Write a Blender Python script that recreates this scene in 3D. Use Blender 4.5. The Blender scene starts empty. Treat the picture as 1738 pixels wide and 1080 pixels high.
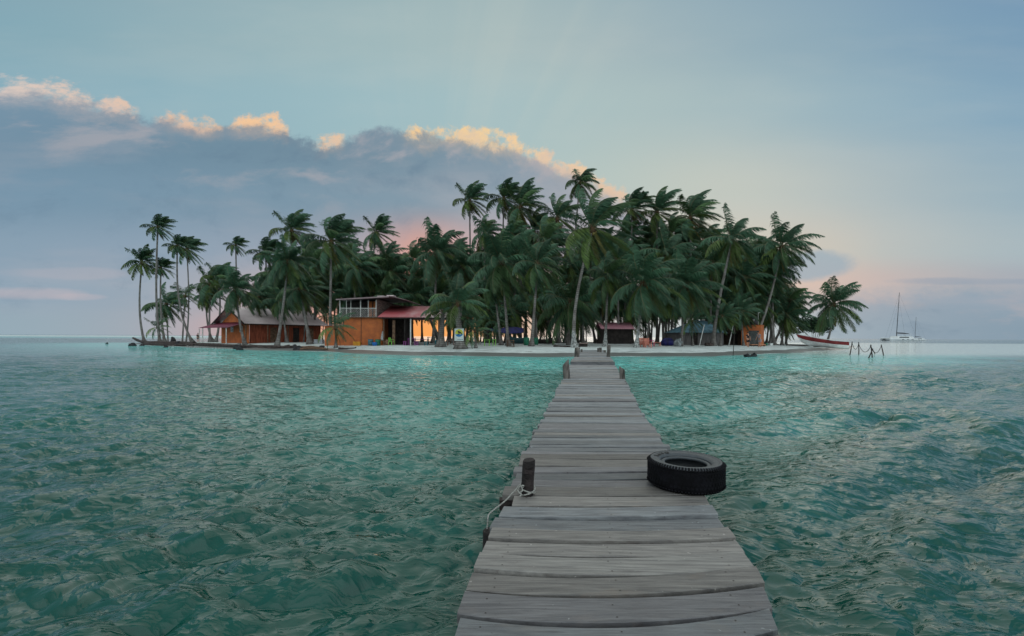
import bpy, math, random
import numpy as np
from mathutils import Vector, Matrix, noise as mnoise
R = math.radians
random.seed(7); rng = np.random.default_rng(7)
sc = bpy.context.scene
COL = sc.collection
# ------------------------------------------------------------------ camera
H = 1.5; F = 767.0; ROLL = math.atan(9/1738)
cd = bpy.data.cameras.new('camera'); cam = bpy.data.objects.new('camera', cd); COL.objects.link(cam)
cd.sensor_width = 36; cd.lens = 36*F/1738; cd.shift_y = 32/1738; cd.clip_start = .05; cd.clip_end = 20000
cam.matrix_world = Matrix.Translation((0, 0, H)) @ Matrix.Rotation(-ROLL, 4, 'Y') @ Matrix.Rotation(R(90), 4, 'X')
sc.camera = cam
sc.view_settings.view_transform = 'Standard'; sc.view_settings.look = 'None'
sc.view_settings.gamma = 1; sc.view_settings.exposure = 0
def pix(px, py, Y):
    u = (px-869)/F; v = (572-py)/F; c, s = math.cos(ROLL), math.sin(ROLL)
    return Vector(((u*c - v*s)*Y, Y, H + (v*c + u*s)*Y))
def lin(r, g=None, b=None):
    if g is None: r, g, b = r
    f = lambda c: (c/255/12.92 if c/255 <= .04045 else ((c/255+.055)/1.055)**2.4)
    return (f(r), f(g), f(b), 1)
# ------------------------------------------------------------------ world
SUN_AZ = math.atan2(715-869, F); SUN_EL = R(12)
w = bpy.data.worlds.new('World'); sc.world = w; w.use_nodes = True
nt = w.node_tree; nt.nodes.clear()
class NB:
    def __init__(s, nt): s.nt = nt
    def n(s, t, **k):
        o = s.nt.nodes.new(t)
        for a, b in k.items(): setattr(o, a, b)
        return o
    def _set(s, sock, v):
        if isinstance(v, bpy.types.NodeSocket): s.nt.links.new(v, sock)
        elif v is not None: sock.default_value = v
    def m(s, op, a, b=None, c=None, clamp=False):
        o = s.n('ShaderNodeMath', operation=op); o.use_clamp = clamp
        s._set(o.inputs[0], a); s._set(o.inputs[1], b); s._set(o.inputs[2], c); return o.outputs[0]
    def ss(s, x, a, b, lo=0., hi=1.):
        o = s.n('ShaderNodeMapRange', interpolation_type='SMOOTHSTEP')
        s._set(o.inputs[0], x); s._set(o.inputs[1], a); s._set(o.inputs[2], b); s._set(o.inputs[3], lo); s._set(o.inputs[4], hi)
        return o.outputs[0]
    def mix(s, f, a, b, blend='MIX'):
        o = s.n('ShaderNodeMix', data_type='RGBA', blend_type=blend); o.clamp_factor = True
        s._set(o.inputs[0], f); s._set(o.inputs[6], a); s._set(o.inputs[7], b); return o.outputs[2]
    def ramp(s, f, stops, interp='LINEAR'):
        o = s.n('ShaderNodeValToRGB'); cr = o.color_ramp; cr.interpolation = interp
        stops = sorted(stops, key=lambda t: t[0])
        while len(cr.elements) < len(stops): cr.elements.new(.5)
        for e, (p, c) in zip(cr.elements, stops): e.position = p
        for e, (p, c) in zip(cr.elements, stops): e.color = c if len(c) == 4 else (*c, 1)
        s._set(o.inputs[0], f); return o.outputs[0]
    def noise(s, vec, scale, detail=4, rough=.55, dist=0, col=False, dims='3D'):
        o = s.n('ShaderNodeTexNoise', noise_dimensions=dims)
        s._set(o.inputs['Vector'], vec); s._set(o.inputs['Scale'], scale); s._set(o.inputs['Detail'], detail)
        s._set(o.inputs['Roughness'], rough); s._set(o.inputs['Distortion'], dist)
        return o.outputs[1 if col else 0]
    def mapping(s, vec, scale=(1,1,1), rot=(0,0,0), loc=(0,0,0)):
        o = s.n('ShaderNodeMapping'); s._set(o.inputs[0], vec); o.inputs[1].default_value = loc; o.inputs[2].default_value = rot; o.inputs[3].default_value = scale
        return o.outputs[0]
    def comb(s, x, y, z):
        o = s.n('ShaderNodeCombineXYZ'); s._set(o.inputs[0], x); s._set(o.inputs[1], y); s._set(o.inputs[2], z); return o.outputs[0]
b = NB(nt)
dirv = b.n('ShaderNodeTexCoord').outputs['Generated']
sep = b.n('ShaderNodeSeparateXYZ'); nt.links.new(dirv, sep.inputs[0]); X, Y_, Z = sep.outputs
az = b.m('ARCTAN2', X, Y_)
hor = b.m('SQRT', b.m('ADD', b.m('MULTIPLY', X, X), b.m('MULTIPLY', Y_, Y_)))
tanel = b.m('DIVIDE', Z, b.m('MAXIMUM', hor, .02))
V = b.m('DIVIDE', tanel, b.m('MAXIMUM', b.m('COSINE', az), .45))      # height over the horizon
AZ0, AZ1 = R(-80), R(80)
azn = b.m('DIVIDE', b.m('SUBTRACT', az, AZ0), AZ1-AZ0, clamp=True)
def pa(px): return (math.atan((px-869)/F)-AZ0)/(AZ1-AZ0)
def pv(py): return (572-py)/F
def rows(data):
    out = None; prev = None
    for py, stops in data:      # from the top down
        c = b.ramp(azn, [(pa(p), lin(col)) for p, col in stops], 'B_SPLINE')
        out = c if out is None else b.mix(b.ss(V, pv(prev), pv(py)), out, c)
        prev = py
    return out
clear = rows([
 (-60, [(0,(132,164,178)),(400,(148,174,182)),(800,(160,182,184)),(1100,(150,174,184)),(1450,(134,162,182)),(1738,(114,148,178))]),
 (60, [(0,(130,168,182)),(300,(148,176,184)),(600,(158,184,188)),(860,(170,188,188)),(1100,(160,180,186)),(1400,(142,170,184)),(1738,(120,155,182))]),
 (180, [(0,(132,172,188)),(300,(146,179,190)),(600,(156,187,194)),(860,(166,191,194)),(1080,(174,192,191)),(1300,(162,184,190)),(1500,(150,177,190)),(1738,(132,165,187))]),
 (320, [(0,(132,172,190)),(500,(152,184,192)),(860,(170,194,194)),(1080,(188,198,191)),(1250,(196,200,190)),(1450,(180,190,190)),(1738,(148,174,188))]),
 (420, [(0,(150,170,185)),(700,(200,180,170)),(1080,(210,202,186)),(1250,(208,200,186)),(1400,(203,196,184)),(1500,(188,192,188)),(1738,(164,182,190))]),
 (475, [(0,(150,170,185)),(700,(220,180,150)),(1080,(216,200,176)),(1300,(222,196,178)),(1450,(206,186,178)),(1600,(180,176,178)),(1738,(164,170,180))]),
])
cloud = rows([
 (140, [(0,(122,148,168)),(600,(116,142,160)),(1738,(130,150,165))]),
 (250, [(0,(114,143,164)),(300,(110,139,158)),(600,(112,137,154)),(850,(126,148,164)),(1000,(150,160,172)),(1738,(150,165,178))]),
 (340, [(0,(120,149,170)),(350,(120,147,166)),(600,(124,149,166)),(850,(140,157,170)),(1000,(168,168,176)),(1200,(190,185,180)),(1738,(150,165,178))]),
 (430, [(0,(136,160,178)),(300,(140,160,178)),(560,(152,162,176)),(650,(184,164,168)),(715,(226,160,138)),(790,(196,166,164)),(900,(180,170,178)),(1100,(190,185,185)),(1350,(160,172,180)),(1450,(156,168,178)),(1738,(142,164,178))]),
 (500, [(0,(144,165,182)),(250,(150,166,180)),(420,(166,166,174)),(600,(216,168,156)),(715,(240,166,128)),(850,(225,185,160)),(1000,(208,196,188)),(1250,(196,190,186)),(1450,(156,166,178)),(1738,(138,160,176))]),
 (560, [(0,(148,170,182)),(220,(156,169,180)),(350,(184,169,174)),(480,(214,168,158)),(620,(240,164,112)),(700,(254,166,84)),(780,(252,174,100)),(880,(232,196,170)),(980,(212,208,202)),(1150,(196,208,208)),(1320,(188,200,202)),(1450,(150,166,178)),(1738,(132,154,170))]),
])
def curve(pts):      # azimuth -> height
    o = b.n('ShaderNodeFloatCurve'); nt.links.new(azn, o.inputs['Value']); c = o.mapping.curves[0]
    pts = sorted([(pa(p), pv(y)) for p, y in pts])
    while len(c.points) < len(pts): c.points.new(.5, .5)
    for q, (x, y) in zip(c.points, pts): q.location = (x, y)
    o.mapping.update(); return o.outputs[0]
B = curve([(-600,135),(0,163),(90,172),(200,190),(262,199),(372,218),(480,222),(540,240),(590,230),(630,212),(665,214),(690,233),(780,232),(860,248),(900,262),(950,275),(1000,303),(1050,326),(1090,338),(1180,385),(1260,425),(1340,486),(1450,492),(1600,474),(1738,478),(2600,470)])
nv = b.comb(b.m('MULTIPLY', az, 1.0), V, 0)
n1 = b.noise(nv, 8, 10, .7, .2); n2 = b.noise(b.mapping(nv, loc=(3.1, 7.7, 0)), 13, 8, .66, .2)
n3 = b.noise(b.mapping(nv, scale=(1, 2.6, 1), loc=(9, 2, 0)), 3.2, 4, .55)
d1 = b.m('SUBTRACT', b.m('ADD', B, b.m('MULTIPLY', b.m('SUBTRACT', n1, .5), .15)), V)
soft = b.ramp(azn, [(pa(0), (.022,)*3), (pa(900), (.02,)*3), (pa(1150), (.07,)*3), (pa(1738), (.05,)*3)])
cm = b.ss(b.m('DIVIDE', d1, soft), -.25, 1.)
# sunlit rims of the cloud bank
win = b.ramp(azn, [(pa(p), (v,)*3) for p, v in [(-40,.8),(40,1),(200,1.),(236,.1),(262,.15),(290,1),(355,1),(378,.15),(400,.9),(470,1),(490,.15),(525,.1),(550,.55),(575,.45),(592,.0),(670,.05),(700,.6),(760,1),(870,1),(895,.45),(930,.85),(960,.5),(1010,.75),(1060,.55),(1080,.1),(1120,.05),(1200,.35),(1240,.1)]])
d2 = b.m('ADD', b.m('SUBTRACT', b.m('ADD', B, b.m('MULTIPLY', win, .034)), V), b.m('MULTIPLY', b.m('SUBTRACT', n2, .52), .13))
rim = b.m('MULTIPLY', b.m('MULTIPLY', b.ss(d2, -.002, .014), b.ss(win, .12, .45)), b.m('MULTIPLY', b.ss(d1, .045, .012), b.ss(b.noise(b.mapping(nv, loc=(7, 1, 0)), 26, 5, .65), .34, .56)))
rimc = b.ramp(azn, [(pa(0), lin(222,203,192)), (pa(180), lin(228,198,178)), (pa(280), lin(240,196,160)), (pa(330), lin(250,200,152)), (pa(460), lin(252,202,150)), (pa(820), lin(252,212,150)), (pa(940), lin(246,206,160)), (pa(1060), lin(240,200,160)), (pa(1250), lin(238,196,158))])
rimc = b.mix(b.ss(n1, .35, .6), b.mix(.45, rimc, lin(190,180,185)), rimc)
base = b.mix(b.m('MULTIPLY', b.ss(n3, .42, .7), .1), clear, lin(200,205,200))
# faint crepuscular rays fanning up from the hidden sun
ang = b.m('ARCTAN2', b.m('SUBTRACT', az, SUN_AZ), b.m('SUBTRACT', V, .05))
ray = b.noise(b.comb(b.m('MULTIPLY', ang, 1), 0, 0), 6, 3, .5)
rw = b.m('MULTIPLY', b.ss(V, .38, .52), b.m('MULTIPLY', b.ss(azn, pa(560), pa(780)), b.ss(azn, pa(1150), pa(940))))
base = b.mix(b.m('MULTIPLY', b.m('MULTIPLY', b.ss(ray, .42, .62), rw), .1), base, lin(205,208,196))
bankc = b.mix(b.m('MULTIPLY', b.ss(n3, .45, .72), .35), cloud, b.mix(.5, cloud, lin(205,190,190)))
bankc = b.mix(b.m('MULTIPLY', b.ss(n1, .5, .3), .3), bankc, lin(100,128,150))
bankc = b.mix(b.ss(V, .1, .02), bankc, cloud)
bankc = b.mix(b.m('MULTIPLY', b.m('MULTIPLY', b.ss(d1, .05, .0), win), .27), bankc, rimc)
puff = b.noise(b.mapping(nv, scale=(1, 1.5, 1), loc=(2, 5, 0)), 7, 7, .6, .3)
bankc = b.mix(b.m('MULTIPLY', b.m('MULTIPLY', b.ss(puff, .5, .68), b.ss(d1, .24, .02)), .62), bankc, lin(178,172,176))
bankc = b.mix(b.m('MULTIPLY', b.m('MULTIPLY', b.ss(puff, .46, .3), b.ss(d1, .2, .02)), .6), bankc, lin(98,124,146))
sky = b.mix(b.m('MULTIPLY', rim, .9), base, rimc)
sky = b.mix(b.m('MULTIPLY', cm, .96), sky, bankc)
# small slate cloud right of the grove, and thin streaks at the far right
e1 = b.m('SUBTRACT', az, (pa(1365)*(AZ1-AZ0)+AZ0)); e2 = b.m('SUBTRACT', V, pv(450))
el = b.m('ADD', b.m('POWER', b.m('DIVIDE', e1, .075), 2), b.m('POWER', b.m('DIVIDE', b.m('ADD', e2, b.m('MULTIPLY', e1, -.12)), .032), 2))
sm = b.ss(b.m('ADD', el, b.m('MULTIPLY', b.m('SUBTRACT', n1, .5), 2.6)), 1.5, .3)
sky = b.mix(b.m('MULTIPLY', sm, .8), sky, lin(156,174,186))
for (px_, py_, rx_, ry_, op) in ((40, 503, .06, .014, .55), (130, 508, .03, .007, .4), (120, 468, .08, .012, .25), (1660, 474, .1, .008, .45)):
    e1 = b.m('SUBTRACT', az, (pa(px_)*(AZ1-AZ0)+AZ0)); e2 = b.m('SUBTRACT', V, pv(py_))
    el = b.m('ADD', b.m('POWER', b.m('DIVIDE', e1, rx_), 2), b.m('POWER', b.m('DIVIDE', e2, ry_), 2))
    sky = b.mix(b.m('MULTIPLY', b.ss(b.m('ADD', el, b.m('MULTIPLY', b.m('SUBTRACT', puff, .5), 4)), 1.6, .1), op), sky, lin(190,180,186) if px_ < 1000 else lin(140,158,176))
nst = b.n('ShaderNodeTexSky', sky_type='NISHITA'); nst.sun_disc = False; nst.sun_elevation = SUN_EL; nst.sun_rotation = SUN_AZ
nis = b.mix(1, nst.outputs[0], (.1, .1, .1, 1), 'MULTIPLY')
# overhead kept dim, unseen sky behind the viewer brightened to light deck and walls
high = b.mix(.12, b.mix(b.ss(Y_, .2, -.5), (.36, .46, .49, 1), (1.32, 1.46, 1.48, 1)), nis)
hm = b.m('MAXIMUM', b.ss(tanel, .85, 1.6), b.ss(b.m('ABSOLUTE', az), R(62), R(100)))
sky = b.mix(hm, sky, high)
bg = b.n('ShaderNodeBackground'); nt.links.new(sky, bg.inputs[0]); bg.inputs[1].default_value = 1.0
wo = b.n('ShaderNodeOutputWorld'); nt.links.new(bg.outputs[0], wo.inputs[0])
# ------------------------------------------------------------------ sun (very soft lamp, raised and widened to lay a pale sheen on the water)
sl = bpy.data.lights.new('sun', 'SUN'); sl.energy = .85; sl.angle = R(82); sl.color = (1, .9, .76)
so = bpy.data.objects.new('sun', sl); COL.objects.link(so)
LA, LE = R(3), R(39)      # aim set apart from the sky's sun, for sheen on both sides
sd = Vector((math.sin(LA)*math.cos(LE), math.cos(LA)*math.cos(LE), math.sin(LE)))
so.rotation_euler = sd.to_track_quat('Z', 'Y').to_euler()
# ------------------------------------------------------------------ materials
def mat(name, col, rough=.7, var=.25, scale=3., bump=.0, bscale=30., attr=None, stretch=(1,1,1), col2=None, spec=.3, metal=0, trans=0):
    m = bpy.data.materials.new(name); m.use_nodes = True; t = m.node_tree; q = NB(t)
    p = t.nodes['Principled BSDF']; tc = q.mapping(q.n('ShaderNodeTexCoord').outputs['Object'], scale=stretch)
    c = (*col, 1)
    n = q.noise(tc, scale, 5, .6)
    c2 = (*col2, 1) if col2 else tuple(x*(1-var*1.6) for x in col)+(1,)
    cc = q.mix(q.ss(n, .35, .68), c2, c)
    n_f = q.noise(tc, scale*9, 3, .6)
    cc = q.mix(q.m('MULTIPLY', q.ss(n_f, .5, .7), var*.8), cc, tuple(x*.5 for x in col)+(1,))
    if attr:
        a = q.n('ShaderNodeAttribute', attribute_name=attr)
        cc = q.mix(1, cc, a.outputs['Color'], 'MULTIPLY')
    t.links.new(cc, p.inputs['Base Color'])
    p.inputs['Roughness'].default_value = rough; p.inputs['Specular IOR Level'].default_value = spec; p.inputs['Metallic'].default_value = metal
    if bump:
        bn = q.n('ShaderNodeBump'); bn.inputs['Strength'].default_value = bump; bn.inputs['Distance'].default_value = .02
        t.links.new(q.noise(tc, bscale, 4, .6), bn.inputs['Height']); t.links.new(bn.outputs[0], p.inputs['Normal'])
    if trans:
        tr = q.n('ShaderNodeBsdfTranslucent'); t.links.new(cc, tr.inputs[0]); ms = q.n('ShaderNodeMixShader'); ms.inputs[0].default_value = trans
        t.links.new(p.outputs[0], ms.inputs[1]); t.links.new(tr.outputs[0], ms.inputs[2]); t.links.new(ms.outputs[0], t.nodes['Material Output'].inputs[0])
    return m
M = {}
M['leaf'] = mat('palm_leaf', (.072,.16,.092), .5, .3, 1.2, attr='tint', spec=.3, trans=.25)
M['rachis'] = mat('palm_rachis', (.13,.14,.07), .6, .2, 4)
M['fibre'] = mat('palm_fibre', (.11,.065,.035), .9, .4, 6, .4)
M['bush'] = mat('bush_leaf', (.03,.07,.035), .5, .4, 1.5, attr='tint', trans=.1)
M['coconut'] = mat('coconut_husk', (.22,.17,.05), .6, .4, 5)
M['whitewash'] = mat('whitewashed_bark', (.42,.44,.43), .9, .5, 5, .5, 20)
M['drift'] = mat('driftwood', (.075,.055,.05), .9, .5, 4, .6, 25)
M['rock'] = mat('dark_rock', (.045,.045,.05), .85, .5, 3, .8, 9)
M['palerock'] = mat('coral_rubble', (.3,.31,.3), .9, .5, 5, .6, 12)
M['orange'] = mat('orange_paint', (.47,.14,.043), .85, .3, 1.6, .15, 20, col2=(.33,.1,.038))
M['orangedk'] = mat('shaded_orange_plank', (.28,.07,.035), .85, .4, 2, .3, 20, stretch=(6,6,.6))  # orange planks, the veranda's shade put into a darker colour
M['plank'] = mat('grey_plank', (.30,.22,.20), .85, .4, 2, .3, 20, stretch=(1,1,8))
M['white'] = mat('white_paint', (.62,.62,.6), .7, .25, 3)
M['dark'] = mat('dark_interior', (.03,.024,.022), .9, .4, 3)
M['wood'] = mat('brown_timber', (.16,.095,.06), .85, .4, 4, .4, 30)
M['teal'] = mat('teal_paint', (.04,.2,.24), .6, .3, 4)
M['green'] = mat('lime_plastic', (.2,.5,.08), .45, .15, 4)
M['dgreen'] = mat('dark_green_plastic', (.02,.17,.1), .5, .25, 4)
M['blue'] = mat('blue_plastic', (.02,.16,.5), .45, .2, 4)
M['yellow'] = mat('yellow_plastic', (.75,.36,.03), .5, .2, 4)
M['purple'] = mat('purple_paint', (.28,.06,.27), .6, .3, 4)
M['pink'] = mat('pink_paint', (.5,.05,.2), .6, .25, 4)
M['salmon'] = mat('salmon_paint', (.6,.22,.16), .7, .25, 4)
M['drum'] = mat('blue_grey_drum', (.07,.16,.2), .55, .3, 4)
M['navy'] = mat('navy_tarp', (.012,.014,.13), .55, .4, 2, .4, 6)
M['greytarp'] = mat('grey_tarp', (.26,.29,.3), .7, .35, 3, .5, 6)
M['bluetarp'] = mat('blue_grey_tarp', (.13,.25,.31), .6, .3, 1.2, .3, 5)
M['thatch'] = mat('thatch', (.085,.06,.045), .95, .4, 4, .8, 30, stretch=(1,1,.3))
M['skin'] = mat('skin', (.42,.22,.15), .6, .12, 8)
M['hair'] = mat('dark_hair', (.015,.012,.01), .6, .2, 20)
M['blackcloth'] = mat('black_cloth', (.014,.014,.018), .85, .2, 8)
M['greycloth'] = mat('grey_cloth', (.35,.3,.33), .85, .2, 8)
M['boatred'] = mat('boat_red_paint', (.2,.026,.028), .55, .25, 1.5)
M['boatwhite'] = mat('boat_white_paint', (.72,.76,.76), .45, .2, 1.2)
M['gel'] = mat('yacht_white', (.62,.66,.68), .4, .1, .5)
M['glassdk'] = mat('tinted_glass', (.02,.035,.045), .12, .1, 1, spec=.6)
M['mast'] = mat('mast_dark', (.05,.055,.06), .5, .1, 1)
M['sail'] = mat('sail_cover', (.035,.035,.05), .8, .2, 2)
M['rope'] = mat('white_rope', (.5,.5,.47), .8, .3, 60, .8, 160)
M['darkrope'] = mat('dark_rope', (.05,.045,.04), .9, .3, 20)
M['tank'] = mat('black_tank', (.016,.017,.02), .45, .3, 3)
M['greenleafy'] = M['leaf']
def corr_mat(name, c1, c2, sc_=1.0):
    return mat(name, c1, .5, .2, .45*sc_, .1, 20, col2=c2, spec=.4)
M['rooftin'] = corr_mat('pale_tin', (.66,.56,.56), (.5,.41,.42))
M['roofdark'] = corr_mat('aged_tin', (.26,.19,.2), (.17,.12,.13))
M['roofmaroon'] = corr_mat('maroon_tin', (.2,.03,.06), (.13,.022,.045))
M['roofpink'] = corr_mat('faded_red_tin', (.36,.17,.2), (.26,.11,.14))
def redroof():
    m = bpy.data.materials.new('red_tin_faded'); m.use_nodes = True; t = m.node_tree; q = NB(t); p = t.nodes['Principled BSDF']
    o = q.n('ShaderNodeTexCoord').outputs['Object']; s = q.n('ShaderNodeSeparateXYZ'); t.links.new(o, s.inputs[0])
    n = q.noise(q.mapping(o, scale=(1,.35,.35)), 1.1, 5, .6)
    f = q.ss(q.m('ADD', q.m('MULTIPLY', s.outputs[0], .13), q.m('MULTIPLY', n, .9)), .1, .95)
    c = q.mix(f, (.33,.07,.08,1), (.5,.42,.42,1))
    t.links.new(c, p.inputs['Base Color']); p.inputs['Roughness'].default_value = .45
    return m
M['redroof'] = redroof()
def barkmat():
    m = bpy.data.materials.new('palm_bark'); m.use_nodes = True; t = m.node_tree; q = NB(t); p = t.nodes['Principled BSDF']
    o = q.n('ShaderNodeTexCoord').outputs['Object']; s = q.n('ShaderNodeSeparateXYZ'); t.links.new(o, s.inputs[0])
    n = q.noise(q.mapping(o, scale=(1,1,.4)), 3, 5, .65)
    ring = q.m('SINE', q.m('ADD', q.m('MULTIPLY', s.outputs[2], 34), q.m('MULTIPLY', n, 6)))
    c = q.mix(q.ss(n, .35, .65), (.10,.088,.08,1), (.22,.21,.20,1))
    c = q.mix(q.m('MULTIPLY', q.ss(ring, .3, .95), .6), c, (.05,.042,.038,1))
    t.links.new(c, p.inputs['Base Color']); p.inputs['Roughness'].default_value = .9
    bn = q.n('ShaderNodeBump'); bn.inputs['Strength'].default_value = .5; bn.inputs['Distance'].default_value = .03
    t.links.new(ring, bn.inputs['Height']); t.links.new(bn.outputs[0], p.inputs['Normal'])
    return m
M['bark'] = barkmat()
# ------------------------------------------------------------------ mesh helpers
def tag(o, label=None, cat=None, group=None, kind=None):
    if label: o['label'] = label
    if cat: o['category'] = cat
    if group: o['group'] = group
    if kind: o['kind'] = kind
    return o
def empty(name, loc, label=None, cat=None, group=None):
    o = bpy.data.objects.new(name, None); o.location = loc; o.empty_display_size = .2; COL.objects.link(o)
    return tag(o, label, cat, group)
def link(name, me, m=None, parent=None, loc=None):
    o = bpy.data.objects.new(name, me); COL.objects.link(o)
    if m is not None:
        ms = m if isinstance(m, (list, tuple)) else [m]
        if not me.materials:
            for x in ms: me.materials.append(x)
    if parent: o.parent = parent
    if loc is not None: o.location = loc
    return o
class MB:
    def __init__(s): s.v = []; s.f = []; s.fm = []; s.sm = []
    def add(s, vs, fs, smooth=False, mi=0):
        k = len(s.v); s.v += [tuple(x) for x in vs]; s.f += [tuple(i+k for i in f) for f in fs]
        s.fm += [mi]*len(fs); s.sm += [smooth]*len(fs); return s
    def box(s, c, size, rot=0, mi=0, M_=None):
        x, y, z = [q/2 for q in size]; c = Vector(c); rm = M_ if M_ is not None else Matrix.Rotation(rot, 3, 'Z')
        vs = [c + rm @ Vector((sx*x, sy*y, sz*z)) for sx in (-1,1) for sy in (-1,1) for sz in (-1,1)]
        return s.add(vs, [(0,1,3,2),(4,6,7,5),(0,4,5,1),(2,3,7,6),(0,2,6,4),(1,5,7,3)], mi=mi)
    def bar(s, a, b_, wdt, dpt=None, mi=0):
        a = Vector(a); b_ = Vector(b_); d = b_-a; q = d.to_track_quat('Z', 'Y').to_matrix()
        return s.box((a+b_)/2, (wdt, dpt or wdt, d.length), M_=q, mi=mi)
    def tube(s, pts, rad, n=8, mi=0, cap=True, smooth=True):
        pts = [Vector(p) for p in pts]; rad = rad if isinstance(rad, (list, tuple)) else [rad]*len(pts)
        vs = []; fs = []; ref = Vector((0,0,1)) if abs((pts[-1]-pts[0]).normalized().z) < .8 else Vector((0,1,0))
        for i, p in enumerate(pts):
            t = (pts[min(i+1, len(pts)-1)]-pts[max(i-1, 0)]).normalized(); a = t.cross(ref).normalized(); c = a.cross(t)
            for k in range(n):
                th = 2*math.pi*k/n; vs.append(p + (a*math.cos(th)+c*math.sin(th))*rad[i])
        for i in range(len(pts)-1):
            for k in range(n): fs.append((i*n+k, i*n+(k+1) % n, (i+1)*n+(k+1) % n, (i+1)*n+k))
        s.add(vs, fs, smooth, mi)
        if cap:
            k0 = len(s.v)-len(vs)
            s.f += [tuple(k0+k for k in reversed(range(n))), tuple(k0+(len(pts)-1)*n+k for k in range(n))]; s.fm += [mi]*2; s.sm += [False]*2
        return s
    def lathe(s, prof, c=(0,0,0), n=24, mi=0, smooth=True):
        c = Vector(c); vs = [c+Vector((r*math.cos(2*math.pi*k/n), r*math.sin(2*math.pi*k/n), z)) for r, z in prof for k in range(n)]
        fs = [(i*n+k, i*n+(k+1) % n, (i+1)*n+(k+1) % n, (i+1)*n+k) for i in range(len(prof)-1) for k in range(n)]
        return s.add(vs, fs, smooth, mi)
    def ball(s, c, r, sx=1, sy=1, sz=1, n=10, mi=0, jit=0, seed=0):
        vs = []; rr = random.Random(seed)
        for i in range(n//2+1):
            for k in range(n):
                th = math.pi*i/(n//2); ph = 2*math.pi*k/n
                d = Vector((math.sin(th)*math.cos(ph), math.sin(th)*math.sin(ph), math.cos(th)))
                j = 1 + jit*mnoise.noise(d*1.7+Vector((seed*3.1, seed, 0)))+jit*.5*mnoise.noise(d*4+Vector((seed, 0, 9)))
                vs.append(Vector(c)+Vector((d.x*sx, d.y*sy, d.z*sz))*r*j)
        fs = [(i*n+k, (i+1)*n+k, (i+1)*n+(k+1) % n, i*n+(k+1) % n) for i in range(n//2) for k in range(n)]
        return s.add(vs, fs, jit < .3, mi)
    def poly(s, pts, th=(0,0,0), mi=0):
        th = Vector(th); n = len(pts); a = [Vector(p) for p in pts]; c = [p+th for p in a]
        return s.add(a+c, [tuple(range(n)), tuple(reversed(range(n, 2*n)))]+[(i, i+n, (i+1) % n+n, (i+1) % n) for i in range(n)], mi=mi)
    def corr(s, a, b_, c, d, n, amp=.025, th=.012, mi=0):
        """corrugated sheet: eave a->b, ridge d->c; corrugations run eave to ridge"""
        a, b_, c, d = map(Vector, (a, b_, c, d)); nr = (b_-a).cross(d-a).normalized(); N = n*4; vs = []
        for off in (0, -th):
            for i in range(N+1):
                t = i/N; o = nr*(amp*math.sin(t*n*2*math.pi)+off)
                vs += [a.lerp(b_, t)+o, d.lerp(c, t)+o]
        k = 2*(N+1); fs = []
        for i in range(N): fs += [(2*i, 2*i+2, 2*i+3, 2*i+1), (k+2*i, k+2*i+1, k+2*i+3, k+2*i+2), (2*i, k+2*i, k+2*i+2, 2*i+2), (2*i+1, 2*i+3, k+2*i+3, k+2*i+1)]
        fs += [(0, 1, k+1, k), (2*N, k+2*N, k+2*N+1, 2*N+1)]
        return s.add(vs, fs, True, mi)
    def build(s, name, m, parent=None, label=None):
        loc = Vector(parent.location) if parent is not None and parent.type == 'EMPTY' else (Vector(parent.parent.location) if parent is not None and parent.parent else Vector((0,0,0)))
        me = bpy.data.meshes.new(name); me.from_pydata([Vector(v)-loc for v in s.v], [], s.f)
        for x in (m if isinstance(m, (list, tuple)) else [m]): me.materials.append(x)
        me.polygons.foreach_set('material_index', s.fm); me.polygons.foreach_set('use_smooth', s.sm); me.update()
        o = link(name, me, parent=parent)
        if label: o['label'] = label
        return o
    def single(s, name, m, loc, label, cat, group=None):
        """a thing that is one mesh, origin at its base"""
        loc = Vector(loc); me = bpy.data.meshes.new(name); me.from_pydata([Vector(v)-loc for v in s.v], [], s.f)
        for x in (m if isinstance(m, (list, tuple)) else [m]): me.materials.append(x)
        me.polygons.foreach_set('material_index', s.fm); me.polygons.foreach_set('use_smooth', s.sm); me.update()
        o = link(name, me); o.location = loc; return tag(o, label, cat, group)
def npmesh(name, v, f, smooth=True):
    """f: (n,4) or (n,3) int array"""
    me = bpy.data.meshes.new(name); v = np.asarray(v, np.float32); f = np.asarray(f, np.int32)
    me.vertices.add(len(v)); me.vertices.foreach_set('co', v.ravel()); k = f.shape[1]
    me.loops.add(f.size); me.loops.foreach_set('vertex_index', f.ravel())
    me.polygons.add(len(f)); me.polygons.foreach_set('loop_start', np.arange(0, f.size, k, dtype=np.int32))
    me.polygons.foreach_set('use_smooth', np.full(len(f), smooth)); me.update(calc_edges=True); return me
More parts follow.
